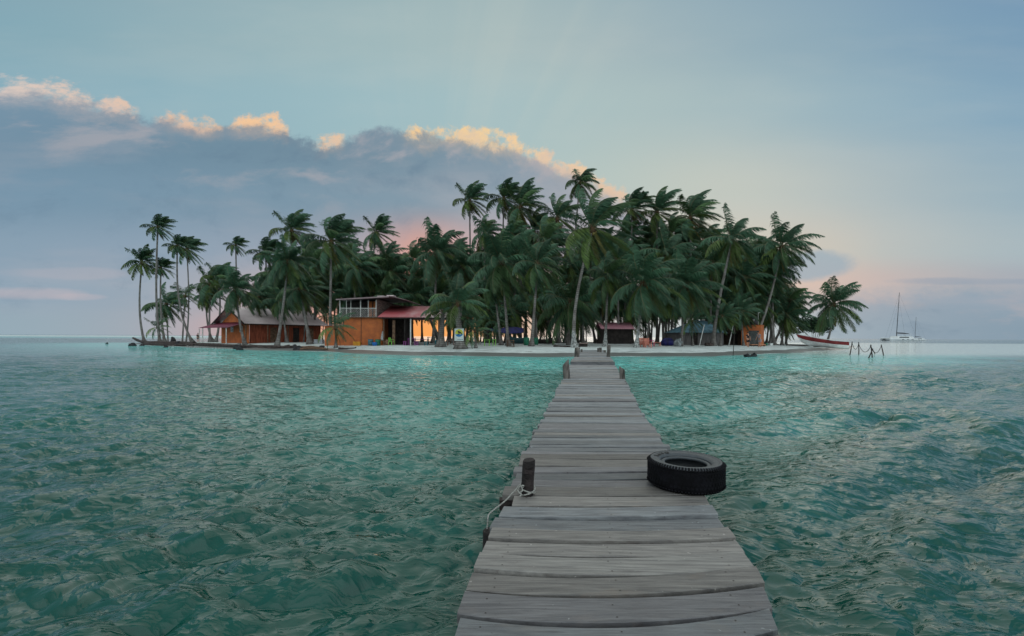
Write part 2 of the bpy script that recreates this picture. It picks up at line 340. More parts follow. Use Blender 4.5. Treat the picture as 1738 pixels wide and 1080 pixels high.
# ------------------------------------------------------------------ island outline and terrain
def zpl(px, py, z=0.):
    p = pix(px, py, 1.); Y = (H-z)/(H-p.z); return (p.x*Y, Y)
front = [zpl(*q) for q in [(218,583),(240,586),(300,588.5),(400,593),(470,595),(560,597.5),(640,601),(700,603.5),(780,604.5),(880,605.5),(1000,605.5),(1110,605.5),(1200,604.5),(1270,602.5),(1330,599.5),(1390,596),(1440,592.5),(1452,588)]]
back = [(55,80),(47,86),(36,90),(20,96),(0,99),(-20,97),(-36,94),(-48,91),(-58,88),(-64,82)]
POLY = np.array(front+back)
def sdist(x, y):
    x = np.asarray(x, float); y = np.asarray(y, float); d = np.full(x.shape, 1e9); ins = np.zeros(x.shape, bool); n = len(POLY)
    for i in range(n):
        ax, ay = POLY[i]; bx, by = POLY[(i+1) % n]; ex, ey = bx-ax, by-ay
        t = np.clip(((x-ax)*ex+(y-ay)*ey)/(ex*ex+ey*ey), 0, 1); d = np.minimum(d, np.hypot(x-ax-t*ex, y-ay-t*ey))
        c = ((ay > y) != (by > y)) & (x < (bx-ax)*(y-ay)/(by-ay+1e-12)+ax); ins ^= c
    return np.where(ins, d, -d)
def terr_s(s, x, y):
    left = np.clip((-np.asarray(x)-38)/14, 0, 1); top = .62-.3*left
    z = np.where(s < 0, s*.07, top*(1-np.exp(-np.maximum(s, 0)/(4.2-1.6*left))))
    return z + np.clip(s/5, 0, 1)*.03*(np.sin(x*.7+1)*np.sin(y*.9)+.6*np.sin(x*1.9+y*1.3))
def terr(x, y): return float(terr_s(sdist(x, y), np.asarray(x), np.asarray(y)))
def ground(px, py):
    for Y in np.arange(30, 110, .25):
        p = pix(px, py, Y)
        if p.z <= terr(p.x, Y): return Vector((p.x, Y, terr(p.x, Y)))
    p = pix(px, py, 100); return Vector((p.x, 100, terr(p.x, 100)))
def at(px, Y):
    X_ = (px-869)/F*Y; return Vector((X_, Y, terr(X_, Y)))
gx, gy = np.meshgrid(np.linspace(-76, 66, 430), np.concatenate([np.linspace(27, 62, 210), np.linspace(62.4, 112, 110)]))
S = sdist(gx, gy)+.5*np.sin(gx*.45+.6)*np.clip((60-gy)/10, 0, 1)+.25*np.sin(gx*1.3+gy*.5)
gz = terr_s(S, gx, gy)
nr_, nc_ = gx.shape; idx = np.arange(nr_*nc_).reshape(nr_, nc_)
fq = np.stack([idx[:-1,:-1], idx[:-1,1:], idx[1:,1:], idx[1:,:-1]], -1).reshape(-1, 4)
me = npmesh('beach', np.stack([gx, gy, gz], -1).reshape(-1, 3), fq)
def sandmat():
    m = bpy.data.materials.new('coral_sand'); m.use_nodes = True; t = m.node_tree; q = NB(t); p = t.nodes['Principled BSDF']
    o = q.n('ShaderNodeTexCoord').outputs['Object']; s = q.n('ShaderNodeSeparateXYZ'); t.links.new(o, s.inputs[0]); z = s.outputs[2]
    n = q.noise(o, .9, 6, .65); n2 = q.noise(q.mapping(o, scale=(1,2.2,1)), 5, 4, .7); n3 = q.noise(q.mapping(o, scale=(.35,2.,1)), 1.7, 5, .7)
    c = q.mix(q.ss(n, .3, .7), (.44,.48,.47,1), (.6,.655,.64,1))
    c = q.mix(q.m('MULTIPLY', q.ss(n2, .6, .72), .5), c, (.14,.12,.10,1))
    zz = q.m('ADD', z, q.m('MULTIPLY', q.m('SUBTRACT', n, .5), .06))
    wet = q.ss(zz, .25, .2); c = q.mix(wet, c, (.15,.155,.15,1))
    wr = q.m('MULTIPLY', q.ss(zz, .25, .29), q.ss(zz, .42, .33)); c = q.mix(q.m('MULTIPLY', q.m('MULTIPLY', wr, q.ss(n3, .54, .62)), .85), c, (.035,.028,.025,1))
    litter = q.m('MULTIPLY', q.ss(z, .5, .58), q.ss(n, .38, .62)); c = q.mix(q.m('MULTIPLY', litter, .65), c, (.12,.10,.085,1))
    t.links.new(c, p.inputs['Base Color'])
    t.links.new(q.m('SUBTRACT', .9, q.m('MULTIPLY', wet, .6)), p.inputs['Roughness'])
    bn = q.n('ShaderNodeBump'); bn.inputs['Strength'].default_value = .5; bn.inputs['Distance'].default_value = .05
    t.links.new(n2, bn.inputs['Height']); t.links.new(bn.outputs[0], p.inputs['Normal'])
    return m
tag(link('sandy_ground', me, sandmat()), 'pale coral sand island under the palm grove', kind='structure')
# ------------------------------------------------------------------ water
NC = 1250
angs = np.concatenate([np.linspace(-180, -62, 34)[:-1], np.linspace(-62, 62, NC), np.linspace(62, 180, 34)[1:]])*math.pi/180
dd = np.concatenate([np.arange(760, 210, -1.), np.arange(210, 62, -.42), np.arange(62, 20, -.21), np.arange(20, 4, -.25), np.arange(4, .15, -.18)])
rad = np.concatenate([np.linspace(.25, H*F/762, 10), H*F/dd, [9000, 14000]])
RR, AA = np.meshgrid(rad, angs, indexing='ij'); wx = RR*np.sin(AA); wy = RR*np.cos(AA)
# rows of constant depth in front of the camera keep the sampling even across the picture
dr = np.gradient(rad)[:, None]; da = RR*(124/NC*math.pi/180)
ws = sdist(wx[::4, ::4], wy[::4, ::4])
def up(a, shp):      # bilinear upsample of the coarse distance field
    r0 = np.arange(shp[0])/4; c0 = np.arange(shp[1])/4
    ri = np.minimum(r0.astype(int), a.shape[0]-2); ci = np.minimum(c0.astype(int), a.shape[1]-2); fr = np.minimum(r0-ri, 1)[:, None]; fc = np.minimum(c0-ci, 1)[None]
    A = a[ri][:, ci]; B_ = a[ri+1][:, ci]; C = a[ri][:, ci+1]; D = a[ri+1][:, ci+1]
    return (A*(1-fr)+B_*fr)*(1-fc)+(C*(1-fr)+D*fr)*fc
ws = -up(ws, wx.shape)      # metres from the beach
zw = np.zeros_like(wx); dxw = np.zeros_like(wx); dyw = np.zeros_like(wx)
shore = np.clip(ws/14, .0, 1)**.8
right = np.clip((wx-1.5)/5, 0, 1)
lee = .7+.55*right            # larger swell right of the jetty
zl_ = np.zeros_like(wx)
def wave(lam, th, st, ampmod, i):
    global zw, dxw, dyw, zl_
    kx, ky = math.cos(th)*2*math.pi/lam, math.sin(th)*2*math.pi/lam; a = st*lam/(2*math.pi)
    att = np.clip((lam/np.maximum(dr, da)-2.2)/2.5, 0, 1)*ampmod
    ph = kx*wx+ky*wy+rng.random()*6.283+.6*np.sin(wx*.31+i)*np.cos(wy*.27+i*1.7)
    sn = np.sin(ph); cs = np.cos(ph); zw += a*att*sn; dxw += -a*att*math.cos(th)*cs; dyw += -a*att*math.sin(th)*cs
    return st*sn*att
for i in range(22):
    lam = .5*(1.9/.5)**((i+rng.random())/22); zl_ += wave(lam, R(121)+rng.normal(0, .3), .052, lee, i)
for i in range(60):
    lam = .10*(.5/.10)**((i+rng.random())/60); wave(lam, R(118)+rng.normal(0, .7), .05, 1+np.clip(zl_*1.8, -.6, 1.2), i+50)
swl = np.clip((wx-.8)/2.5, 0, 1)*np.clip((26-wy)/14, 0, 1)*(.75+.5*np.sin(wx*.6-wy*.8+2))
for i, (lam, dth, st) in enumerate(((1.95, -4, .2), (1.5, 5, .16), (1.2, -9, .13), (2.4, 3, .12), (.9, 10, .1))):
    wave(lam, R(121+dth), st, swl, i+200)
grp = .85+.3*(np.sin(wx*.52+wy*.33+1)*np.sin(wy*.41-wx*.23)+.35*np.sin(wx*1.1-wy*.9))
A_ = shore*np.clip(grp, .35, 1.3)
zw = zw*A_; wv = np.stack([wx+dxw*A_, wy+dyw*A_, zw-.0], -1)
ndx = wx.shape; idx = np.arange(wx.size).reshape(ndx); 
fq = np.stack([idx[:-1,:-1], idx[1:,:-1], idx[1:,1:], idx[:-1,1:]], -1).reshape(-1, 4)
me = npmesh('water', wv.reshape(-1, 3), fq[:, ::-1] if False else fq)
at_ = me.attributes.new('offshore', 'FLOAT', 'POINT'); at_.data.foreach_set('value', ws.astype(np.float32).ravel())
def watermat():
    m = bpy.data.materials.new('sea_water'); m.use_nodes = True; t = m.node_tree; q = NB(t); p = t.nodes['Principled BSDF']
    o = q.n('ShaderNodeTexCoord').outputs['Object']; s = q.n('ShaderNodeSeparateXYZ'); t.links.new(o, s.inputs[0]); x, y, z = s.outputs
    off = q.n('ShaderNodeAttribute', attribute_name='offshore').outputs['Fac']
    flat = q.comb(x, y, 0)
    n1 = q.noise(flat, .16, 4, .55); n2 = q.noise(flat, .9, 4, .6); n3 = q.noise(flat, .045, 3, .5)
    oo = q.m('ADD', off, q.m('MULTIPLY', q.m('SUBTRACT', n1, .5), 9))
    c = q.mix(q.ss(oo, 8, 19), (.11,.47,.43,1), (.06,.22,.195,1))
    dl = q.m('SUBTRACT', q.m('ABSOLUTE', q.m('SUBTRACT', x, q.m('MULTIPLY', y, .06))), q.m('MULTIPLY', y, .5)); cen = q.ss(q.m('ADD', dl, q.m('MULTIPLY', q.m('SUBTRACT', n2, .5), 3.5)), 2.6, -.4)
    c = q.mix(q.ss(oo, 12, 19), c, q.mix(cen, (.008,.095,.076,1), (.036,.185,.162,1)))
    near = q.ss(q.m('ADD', oo, q.m('MULTIPLY', q.m('SUBTRACT', n2, .5), 5)), 25, 31)
    c = q.mix(near, c, (.003,.06,.046,1))
    # sea-grass patches on the bottom
    c = q.mix(q.m('MULTIPLY', q.ss(n2, .52, .68), q.m('MULTIPLY', q.ss(off, 9, 16), .4)), c, (.016,.08,.066,1))
    # open sea towards the left and far off
    lft = q.m('MULTIPLY', q.ss(x, -14, -40), q.ss(off, 3, 12)); c = q.mix(q.m('MULTIPLY', lft, .55), c, (.012,.09,.094,1))
    # pale shallows right of the island, with reflected bright sky painted into the colour
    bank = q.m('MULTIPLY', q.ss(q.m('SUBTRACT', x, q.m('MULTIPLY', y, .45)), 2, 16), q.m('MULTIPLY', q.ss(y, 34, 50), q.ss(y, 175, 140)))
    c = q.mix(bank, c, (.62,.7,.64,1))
    deep = q.ss(y, 150, 190); c = q.mix(deep, c, (.07,.15,.18,1))
    # turquoise reef flat and white surf on the reef at the left horizon
    reef = q.m('MULTIPLY', q.ss(x, 20, -60), q.m('MULTIPLY', q.ss(y, 175, 230), q.ss(y, 420, 380))); c = q.mix(reef, c, (.12,.40,.38,1))
    ns = q.noise(q.mapping(flat, scale=(.05,.012,1)), 1.0, 3, .6)
    surf = q.m('MULTIPLY', q.m('MULTIPLY', q.ss(q.m('ADD', x, q.m('MULTIPLY', y, .62)), 30, -10), q.ss(ns, .36, .46)), q.m('MULTIPLY', q.ss(y, 330, 350), q.ss(y, 1000, 900)))
    c = q.mix(q.m('MULTIPLY', surf, .8), c, (.6,.66,.66,1))
    # lapping foam at the sand's edge and a few flecks on the chop
    n4 = q.noise(flat, 2.4, 5, .7); n5 = q.noise(flat, 26, 2, .5)
    edge = q.m('MULTIPLY', q.ss(q.m('ADD', off, q.m('MULTIPLY', n4, 1.4)), 1.35, .75), q.ss(n4, .4, .55))
    fleck = q.m('MULTIPLY', q.ss(n5, .775, .80), q.m('MULTIPLY', q.ss(z, -.01, .05), q.ss(n2, .45, .6)))
    foam = q.m('MAXIMUM', q.m('MULTIPLY', edge, .7), fleck)
    c = q.mix(foam, c, (.75,.8,.8,1))
    t.links.new(c, p.inputs['Base Color']); p.inputs['IOR'].default_value = 1.4; p.inputs['Specular IOR Level'].default_value = .5
    t.links.new(q.m('ADD', .06, q.m('ADD', q.m('MULTIPLY', foam, .5), q.m('MULTIPLY', surf, .7))), p.inputs['Roughness'])
    wob = q.n('ShaderNodeVectorMath', operation='ADD'); t.links.new(flat, wob.inputs[0]); wv_ = q.n('ShaderNodeVectorMath', operation='SCALE'); t.links.new(q.noise(flat, 1.1, 3, .55, col=True), wv_.inputs[0]); wv_.inputs['Scale'].default_value = .5; t.links.new(wv_.outputs[0], wob.inputs[1]); fw = wob.outputs[0]
    def ridged(scale, detail, ang, st):
        o_ = q.n('ShaderNodeTexNoise', noise_dimensions='3D', noise_type='RIDGED_MULTIFRACTAL'); t.links.new(q.mapping(fw, rot=(0,0,R(ang)), scale=(st,1,1)), o_.inputs['Vector'])
        o_.inputs['Scale'].default_value = scale; o_.inputs['Detail'].default_value = detail; o_.inputs['Roughness'].default_value = .5; o_.inputs['Offset'].default_value = .9; o_.inputs['Gain'].default_value = 1.5; return o_.outputs[0]
    b1 = ridged(4.2, 3, -28, .55); b3 = ridged(14, 2, -12, .6); b2 = ridged(1.15, 3, -24, .5)
    # ripples are damped in the lee bank at the right
    calm = q.m('SUBTRACT', 1, q.m('MULTIPLY', bank, .6))
    far = q.ss(y, 8, 40)
    h = q.m('ADD', q.m('MULTIPLY', b1, q.ss(y, 3, 25, .02, .042)), q.m('ADD', q.m('MULTIPLY', b3, .0045), q.m('MULTIPLY', q.m('MULTIPLY', b2, far), .1)))
    bn = q.n('ShaderNodeBump'); t.links.new(q.m('MULTIPLY', calm, .85), bn.inputs['Strength']); bn.inputs['Distance'].default_value = 1.0
    t.links.new(h, bn.inputs['Height']); t.links.new(bn.outputs[0], p.inputs['Normal'])
    return m
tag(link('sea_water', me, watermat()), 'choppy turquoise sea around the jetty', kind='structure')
# ------------------------------------------------------------------ palms
def crown_mesh(seed, wind, nf=24, lo=-50, hi=86, dry=3, droop=1., npair=64, wid=.021):
    g = np.random.default_rng(seed); V_, F4, F3, T4, T3 = [], [], [], [], []; nv = 0; rv = []; rf = []; rn = 0
    tl = []
    for i in range(nf+dry):
        isdry = i >= nf
        fr = (i/(nf-1)) if not isdry else 1
        el = R(hi+(lo-hi)*fr**(1.2 if wind > 1 else .9) + g.normal(0, 7)) if not isdry else R(g.uniform(-80, -60))
        ph = i*2.39996+g.normal(0, .25)
        d = np.array([math.cos(ph)*math.cos(el), math.sin(ph)*math.cos(el), math.sin(el)])
        L = g.uniform(.9, 1.2)*(.82 if fr < .12 else 1)*(.7 if isdry else 1); N = 12; p = np.array([0, 0, .02])+d*.03; P = [p]; D = [d]
        gr = .105*droop*g.uniform(.75, 1.25); wd = wind*.10*g.uniform(.7, 1.3)
        if fr < .42 and not isdry: wd *= .9; gr *= .75
        for k in range(N):
            t = (k+1)/N; d = d+np.array([wd*(.35+1.5*t)+0, wd*.15, -gr*(.35+1.7*t)]); d = d/np.linalg.norm(d); p = p+d*L/N; P.append(p); D.append(d)
        P = np.array(P); D = np.array(D)
        if isdry: tint = np.array([2.6, 1.05, .55])*g.uniform(.6, 1.2)
        else:
            tint = np.array([1, 1, 1.])*g.uniform(.65, 1.35)
            if fr > .6 and g.random() < .45: tint *= np.array([1.8, 1.25, .6])
            elif g.random() < .3: tint *= np.array([1.3, 1.1, .8])
        n = int(npair*(.7 if isdry else 1)); ts = np.linspace(.13, 1., n)+g.normal(0, .004, n); ts = np.clip(ts, .1, 1)
        f = ts*N; k = np.minimum(f.astype(int), N-1); w_ = (f-k)[:, None]
        p = P[k]*(1-w_)+P[k+1]*w_; T = D[k]*(1-w_)+D[k+1]*w_; T /= np.linalg.norm(T, axis=1, keepdims=True)
        S_ = np.cross(T, [0, 0, 1.]); sl_ = np.linalg.norm(S_, axis=1, keepdims=True); S_ = np.where(sl_ > .15, S_/np.maximum(sl_, 1e-6), np.array([[-math.sin(ph), math.cos(ph), 0]]))
        ll = .31*np.clip(np.sin(math.pi*(.14+.80*ts)), .12, 1)*(.6 if isdry else 1)
        for sgn in (-1, 1):
            l = (ll*g.uniform(.75, 1.2, n))[:, None]; j = g.normal(0, .13, (n, 3))
            a = S_*sgn*.75+T*.6+np.array([wind*.62, .1*wind, -.38*droop])+j; a /= np.linalg.norm(a, axis=1, keepdims=True)
            c = a+np.array([wind*.75, .1*wind, -.88*droop]); c /= np.linalg.norm(c, axis=1, keepdims=True)
            w2 = T*wid*.5*g.uniform(.7, 1.4, (n, 1))
            m1 = p+a*l*.5; tp = m1+c*l*.55
            vs = np.stack([p-w2*.6, p+w2*.6, m1-w2, m1+w2, tp], 1).reshape(-1, 3); b0 = nv+np.arange(n)*5
            F4.append(np.stack([b0, b0+1, b0+3, b0+2], 1)); F3.append(np.stack([b0+2, b0+3, b0+4], 1)); V_.append(vs); nv += 5*n
            tt = np.repeat(tint[None]*g.uniform(.75, 1.25, (n, 1)), 5, 0); tl.append(tt)
        # rachis: three-sided tapering stem
        for q in range(N+1):
            r_ = .017*(1-.8*q/N); t_ = D[q]; s1 = np.cross(t_, [0.1, .2, 1]); s1 /= np.linalg.norm(s1)+1e-9; s2 = np.cross(s1, t_)
            for th in (0, 2.09, 4.19): rv.append(P[q]+(s1*math.cos(th)+s2*math.sin(th))*r_)
        for q in range(N):
            for e in range(3): rf.append([rn+q*3+e, rn+q*3+(e+1) % 3, rn+(q+1)*3+(e+1) % 3, rn+(q+1)*3+e])
        rn += 3*(N+1)
    # fibrous heart
    hb = MB(); hb.ball((0, 0, -.02), .085, 1, 1, 1.5, 8, jit=.4, seed=seed)
    v = np.concatenate(V_+[np.array(rv), np.array(hb.v)]); f4 = np.concatenate(F4+[np.array(rf)+nv, np.array(hb.f)+nv+rn]); f3 = np.concatenate(F3)
    me = bpy.data.meshes.new('palm_crown'); me.vertices.add(len(v)); me.vertices.foreach_set('co', v.astype(np.float32).ravel())
    li = np.concatenate([f4.ravel(), f3.ravel()]).astype(np.int32); me.loops.add(len(li)); me.loops.foreach_set('vertex_index', li)
    st = np.concatenate([np.arange(len(f4))*4, len(f4)*4+np.arange(len(f3))*3]).astype(np.int32); me.polygons.add(len(st)); me.polygons.foreach_set('loop_start', st)
    nl = sum(len(x) for x in F4); mi = np.zeros(len(st), np.int32); mi[nl:nl+len(rf)] = 1; mi[nl+len(rf):len(f4)] = 2
    for x in ('leaf', 'rachis', 'fibre'): me.materials.append(M[x])
    me.polygons.foreach_set('material_index', mi); me.update(calc_edges=True)
    ca = me.color_attributes.new('tint', 'FLOAT_COLOR', 'POINT'); cc = np.ones((len(v), 4), np.float32); cc[:nv, :3] = np.concatenate(tl); ca.data.foreach_set('color', cc.ravel())
    return me
CR = {'windy': [crown_mesh(10+i, 1.15, 28, -48, 88, 3) for i in range(4)],
      'mild': [crown_mesh(30+i, .85, 29, -58, 84, 5, 1.1) for i in range(4)],
      'full': [crown_mesh(50+i, .55, 30, -52, 82, 4, 1.05, 66, .020) for i in range(3)],
      'sparse': [crown_mesh(70+i, .75, 13, -40, 80, 3, 1.0, 38) for i in range(2)],
      'high': [crown_mesh(90+i, .5, 22, -8, 84, 0, .95, 62, .021) for i in range(2)]}
def palm(bx, by, cx, cy, Rp, style='mild', label=None, group=None, bend=0., Y=None, lean=.0, rt=None, white=False, nuts=0, var=None, name='palm_tree', rs=1.):
    base = ground(bx, by) if Y is None else at(bx, Y)
    base.z -= .05; top = pix(cx, cy, base.y+lean); Rm = Rp*top.y/F
    root = empty(name, base, label, 'palm tree', group)
    hgt = (top-base).length; n = max(6, int(hgt/.8)); pts = []; rad_ = []
    r0 = rt or min(.17, .1+.006*hgt)
    ax = Vector((1, 0, 0))
    for i in range(n+1):
        t = i/n; p = base.lerp(top, t)+ax*bend*math.sin(math.pi*t**.8)*hgt*.1
        pts.append(p-base); flare = 1+1.1*math.exp(-t*hgt/.35)+.35*math.exp(-t*hgt/1.5)
        rad_.append(r0*(1-.35*t)*flare*(1+.03*math.sin(i*2.3)))
    tb = MB(); tb.tube(pts, rad_, 9); me = bpy.data.meshes.new('trunk'); me.from_pydata(tb.v, [], tb.f); me.polygons.foreach_set('use_smooth', tb.sm); me.materials.append(M['bark'])
    link('trunk', me, parent=root)
    ms = CR[style]; v = ms[random.randrange(len(ms)) if var is None else var % len(ms)]
    c = link('crown', v, parent=root, loc=top-base); s = Rm*1.1
    c.scale = (s*rs, s*rs, s*random.uniform(.95, 1.1)); c.rotation_euler = (0, random.uniform(-.12, .12), random.uniform(-.5, .5))
    if white:
        k = max(2, int(1.5/hgt*n)); wb = MB(); wb.tube(pts[:k+1], [q*1.03 for q in rad_[:k+1]], 10, cap=False)
        me = bpy.data.meshes.new('painted_base'); me.from_pydata(wb.v, [], wb.f); me.polygons.foreach_set('use_smooth', wb.sm); me.materials.append(M['whitewash']); link('painted_base', me, parent=root)
    for q in range(nuts):
        th = q*2.4; nb = MB(); nb.ball((0, 0, 0), .15, 1, 1, 1.2, 8); me = bpy.data.meshes.new('coconut'); me.from_pydata(nb.v, [], nb.f); me.polygons.foreach_set('use_smooth', nb.sm); me.materials.append(M['coconut'])
        link('coconut', me, parent=root, loc=(top-base)+Vector((math.cos(th)*.27, math.sin(th)*.27-.12, -.38-.09*(q % 3))))
    return root
PALMS = [
 # bx,by,cx,cy,R,style,label,kw
 (246,582,241,446,29,'windy','lone slender palm at the far left tip of the island, leaning trunk behind the driftwood',dict(bend=-.5)),
 (272,583,268,386,25,'windy','tallest thin palm of the left spit with a small ragged crown',dict(bend=-.25)),
 (280,581,273,455,22,'windy','palm whose crown shows just behind the tallest spit palm',dict(bend=-.3)),
 (286,580,282,517,33,'mild','short bushy palm at the foot of the left spit group',dict()),
 (270,583,267,556,20,'sparse','lowest ragged palm on the left spit, close above the logs',dict(bend=.3)),
 (327,581,301,418,22,'windy','left one of the two tall palms with touching crowns on the spit, curved trunk',dict(bend=-.7)),
 (314,580,317,424,27,'windy','right one of the two tall palms with touching crowns on the spit',dict(bend=.3)),
 (309,580,314,503,28,'sparse','half-height palm with thin drooping fronds beneath the two tall spit palms',dict()),
 (404,584,400,417,19,'windy','single small crown on a thin trunk standing clear in the sky above the left hut',dict(Y=84)),
 (357,581,358,482,34,'windy','dense palm just left of the long hut with clustered trunks',dict(bend=-.2)),
 (366,581,372,472,30,'windy','dark leaning palm right behind the trunk cluster left of the long hut',dict(bend=.4)),
 (362,581,350,504,26,'mild','low palm with fronds hanging over the sea left of the long hut',dict(bend=-.6)),
 (416,585,400,492,40,'full','broad feathery palm in front of the long hut gable, trunk bent to the right',dict(bend=-.25)),
 (455,583,451,430,31,'windy','windswept palm behind the pale roof of the long hut',dict(Y=74)),
 (470,588,489,446,44,'full','full round palm in front of the middle of the long hut, grey straight trunk',dict(bend=.1)),
 (505,583,495,392,38,'windy','tall plume-topped palm over the right half of the long hut',dict(Y=72)),
 (526,585,508,492,38,'mild','palm with a thick pale trunk leaning left in front of the long hut doors',dict(bend=.1, rt=.2)),
 (487,582,478,512,34,'mild','low palm drooping over the roof of the long hut',dict(Y=61)),
 (440,583,440,505,30,'mild','small dark palm over the left part of the long hut roof',dict(Y=62)),
 (560,586,562,412,52,'windy','biggest palm left of the two-storey house, wide fan crown on a bare trunk',dict()),
 (612,580,639,396,35,'windy','plumed palm rising behind the two-storey house',dict(Y=74)),
 (668,580,667,466,46,'full','spreading palm directly behind the veranda roof',dict(Y=66)),
 (700,580,699,442,34,'mild','palm between the veranda roof and the big drooping palm',dict(Y=74)),
 (735,582,742,430,54,'full','large rounded palm with a hanging brown frond over the red roof',dict(Y=60, nuts=3)),
 (800,580,797,341,33,'windy','left one of the three tall palms above the middle of the grove',dict(Y=72)),
 (850,580,855,338,38,'windy','middle one of the three tall palms above the middle of the grove',dict(Y=70)),
 (884,580,884,352,44,'windy','right one of the three tall palms, fronds streaming to the right',dict(Y=68)),
 (823,581,822,396,32,'mild','smaller palm under the three tall palms',dict(Y=68)),
 (945,580,946,372,40,'windy','bushy palm just left of the tallest palm of the grove',dict(Y=66)),
 (970,582,984,311,32,'windy','tallest palm of the grove with a small crown against the orange cloud edge',dict(bend=-.15, Y=66)),
 (863,587,852,446,66,'full','large star-shaped palm in the middle of the grove above the crate',dict(nuts=5)),
 (851,586,838,480,40,'mild','palm crowded under the large star-shaped palm, grey trunk beside it',dict()),
 (975,590,1006,389,66,'windy','big heavy-crowned palm above the jetty with a whitewashed trunk foot leaning right',dict(bend=-.45, white=True, nuts=4)),
 (1073,580,1072,356,40,'windy','plumed palm on the skyline right of the big heavy crown',dict(Y=68)),
 (1115,580,1115,361,42,'windy','bushy skyline palm between two plumed ones right of the jetty',dict(Y=68)),
 (1172,580,1172,370,47,'windy','tall open fan palm on the skyline of the right half of the grove',dict(Y=66)),
 (1080,590,1092,482,64,'full','front palm with fanned drooping fronds over the pink bench, white trunk foot',dict(white=True, nuts=6)),
 (1155,588,1166,486,60,'full','front palm with yellowing fronds hanging over the grey sack',dict(nuts=3)),
 (1210,587,1243,408,48,'mild','palm with a long pale trunk leaning over the blue-grey roof',dict(bend=-.2, rt=.2)),
 (1276,586,1327,420,50,'mild','palm with a curved trunk leaning across the orange outhouse',dict(bend=.35)),
 (1236,580,1262,474,44,'mild','palm with a bent thin trunk behind the volleyball poles',dict(bend=.4, Y=62)),
 (1314,584,1300,468,44,'mild','dense palm between the two leaning palms by the outhouse',dict(Y=64)),
 (1312,585,1342,512,34,'mild','lower palm at the right edge of the grove beside the bare leaning pole',dict(bend=.2, Y=66)),
 (1400,582,1415,518,46,'full','separate broad palm right of the sea-grape bush behind the beached boat',dict(bend=.5, rs=1.0, Y=66)),
 (965,586,968,516,60,'full','low wide palm arching over the beach left of the jetty foot',dict()),
 (1027,588,1032,470,46,'mild','palm with a straight whitewashed trunk right behind the jetty foot',dict(white=True)),
 (902,588,913,450,48,'mild','palm with a leaning grey trunk beside the green bins',dict()),
 (782,592,776,518,52,'high','stout palm carrying the painted beach sign',dict(rt=.3)),
 (748,589,752,530,34,'high','thick-trunked low palm beside the teal benches',dict(rt=.26)),
 (1130,582,1131,430,48,'mild','dark palm in the second row between the two front palms',dict(Y=62)),
 (1205,582,1208,450,48,'full','dark palm in the second row left of the leaning pale trunk',dict(Y=62)),
 (1050,584,1048,445,46,'mild','dark palm in the second row over the small red-roofed hut',dict(Y=62)),
 (905,582,925,410,44,'mild','second-row palm behind the leaning grey trunk',dict(Y=62)),
 (780,582,786,455,44,'full','second-row palm left of the star-shaped palm',dict(Y=60)),
 (600,582,604,455,42,'mild','second-row palm between the biggest left palm and the veranda roof',dict(Y=64)),
 (535,582,533,455,42,'mild','second-row palm behind the right end of the long hut',dict(Y=68)),
]
for bx, by, cx, cy, Rp, st, lb, kw in PALMS: palm(bx, by, cx, cy, Rp, st, lb, **kw)
env = [(430,468),(480,436),(600,420),(650,432),(700,460),(750,420),(800,425),(850,390),(900,400),(950,395),(1000,385),(1060,385),(1150,395),(1230,432),(1290,452),(1330,480),(1350,520)]
def envy(x): return float(np.interp(x, [e[0] for e in env], [e[1] for e in env]))
for k in range(82):
    x = 436+(k+.5+random.uniform(-.6, .6))/82*905; lo_ = envy(x)+22; row = k % 3
    if row == 0: cy = random.uniform(lo_, lo_+40)
    elif row == 1: cy = random.uniform(min(lo_+40, 500), 520)
    else: cy = random.uniform(470, 528)
    if x < 560: cy = min(cy, 500)
    bx = x+random.uniform(-9, 9); Yb = random.uniform(64, 88)
    IL = [a for a in ((560, 'behind the long hut'), (720, 'behind the orange house and the red roof'), (900, 'around the blue tarpaulin and the star-shaped palm'), (1060, 'behind the foot of the jetty'), (1200, 'behind the deck chairs and the grey hut'), (2000, 'around the orange outhouse')) if x < a[0]][0][1:]
    if 698 < bx < 742: bx = 742+random.uniform(0, 8)
    palm(bx, 0, x, cy, random.uniform(30, 44), random.choice(['mild', 'mild', 'full']), 'dark palm crowded in the shade '+IL[0], 'dark palms '+IL[0], bend=random.uniform(-.4, .4), Y=Yb)
for k, x in enumerate(range(835, 1325, 38)):
    x += random.uniform(-7, 7); palm(x, 0, x+random.uniform(-6, 6), random.uniform(500, 534), random.uniform(32, 42), random.choice(['mild', 'full']), 'low-crowned palm with hanging fronds in the shade behind the front trunks', 'low palms behind the front trunks', Y=random.uniform(58, 65), bend=random.uniform(-.5, .5))
UP = [(985, 428), (1022, 420), (1062, 402), (1098, 408), (1138, 396), (1160, 420), (1195, 412), (1222, 440), (1265, 446), (1290, 432), (1312, 458), (905, 392), (868, 398), (832, 430), (770, 436), (715, 470), (655, 440), (585, 440), (520, 430), (470, 462)]
for x, cy in UP:
    palm(x+random.uniform(-6, 6), 0, x, cy+random.uniform(-6, 6), random.uniform(34, 44), random.choice(['windy', 'mild']), 'dark mid-height palm filling the canopy between the taller crowns', 'mid-height palms of the canopy', Y=random.uniform(64, 74), bend=random.uniform(-.3, .3))
for x in (768, 790, 822, 842, 858):
    palm(x, 0, x+4, random.uniform(536, 548), random.uniform(22, 28), 'mild', 'low palm in front of the orange glow right of the shelter', 'low palms right of the shelter', Y=random.uniform(56, 70), rt=.09)
for k in range(26):     # short young palms filling the undergrowth
    x = random.choice([random.uniform(860, 1180), random.uniform(440, 600), random.uniform(1190, 1330), random.uniform(760, 860)])
    palm(x, 0, x+random.uniform(-4, 4), random.uniform(534, 552), random.uniform(20, 30), 'sparse', 'low young palm in the dim undergrowth between the trunks', 'young palms in the undergrowth', Y=random.uniform(66, 86), rt=.08)
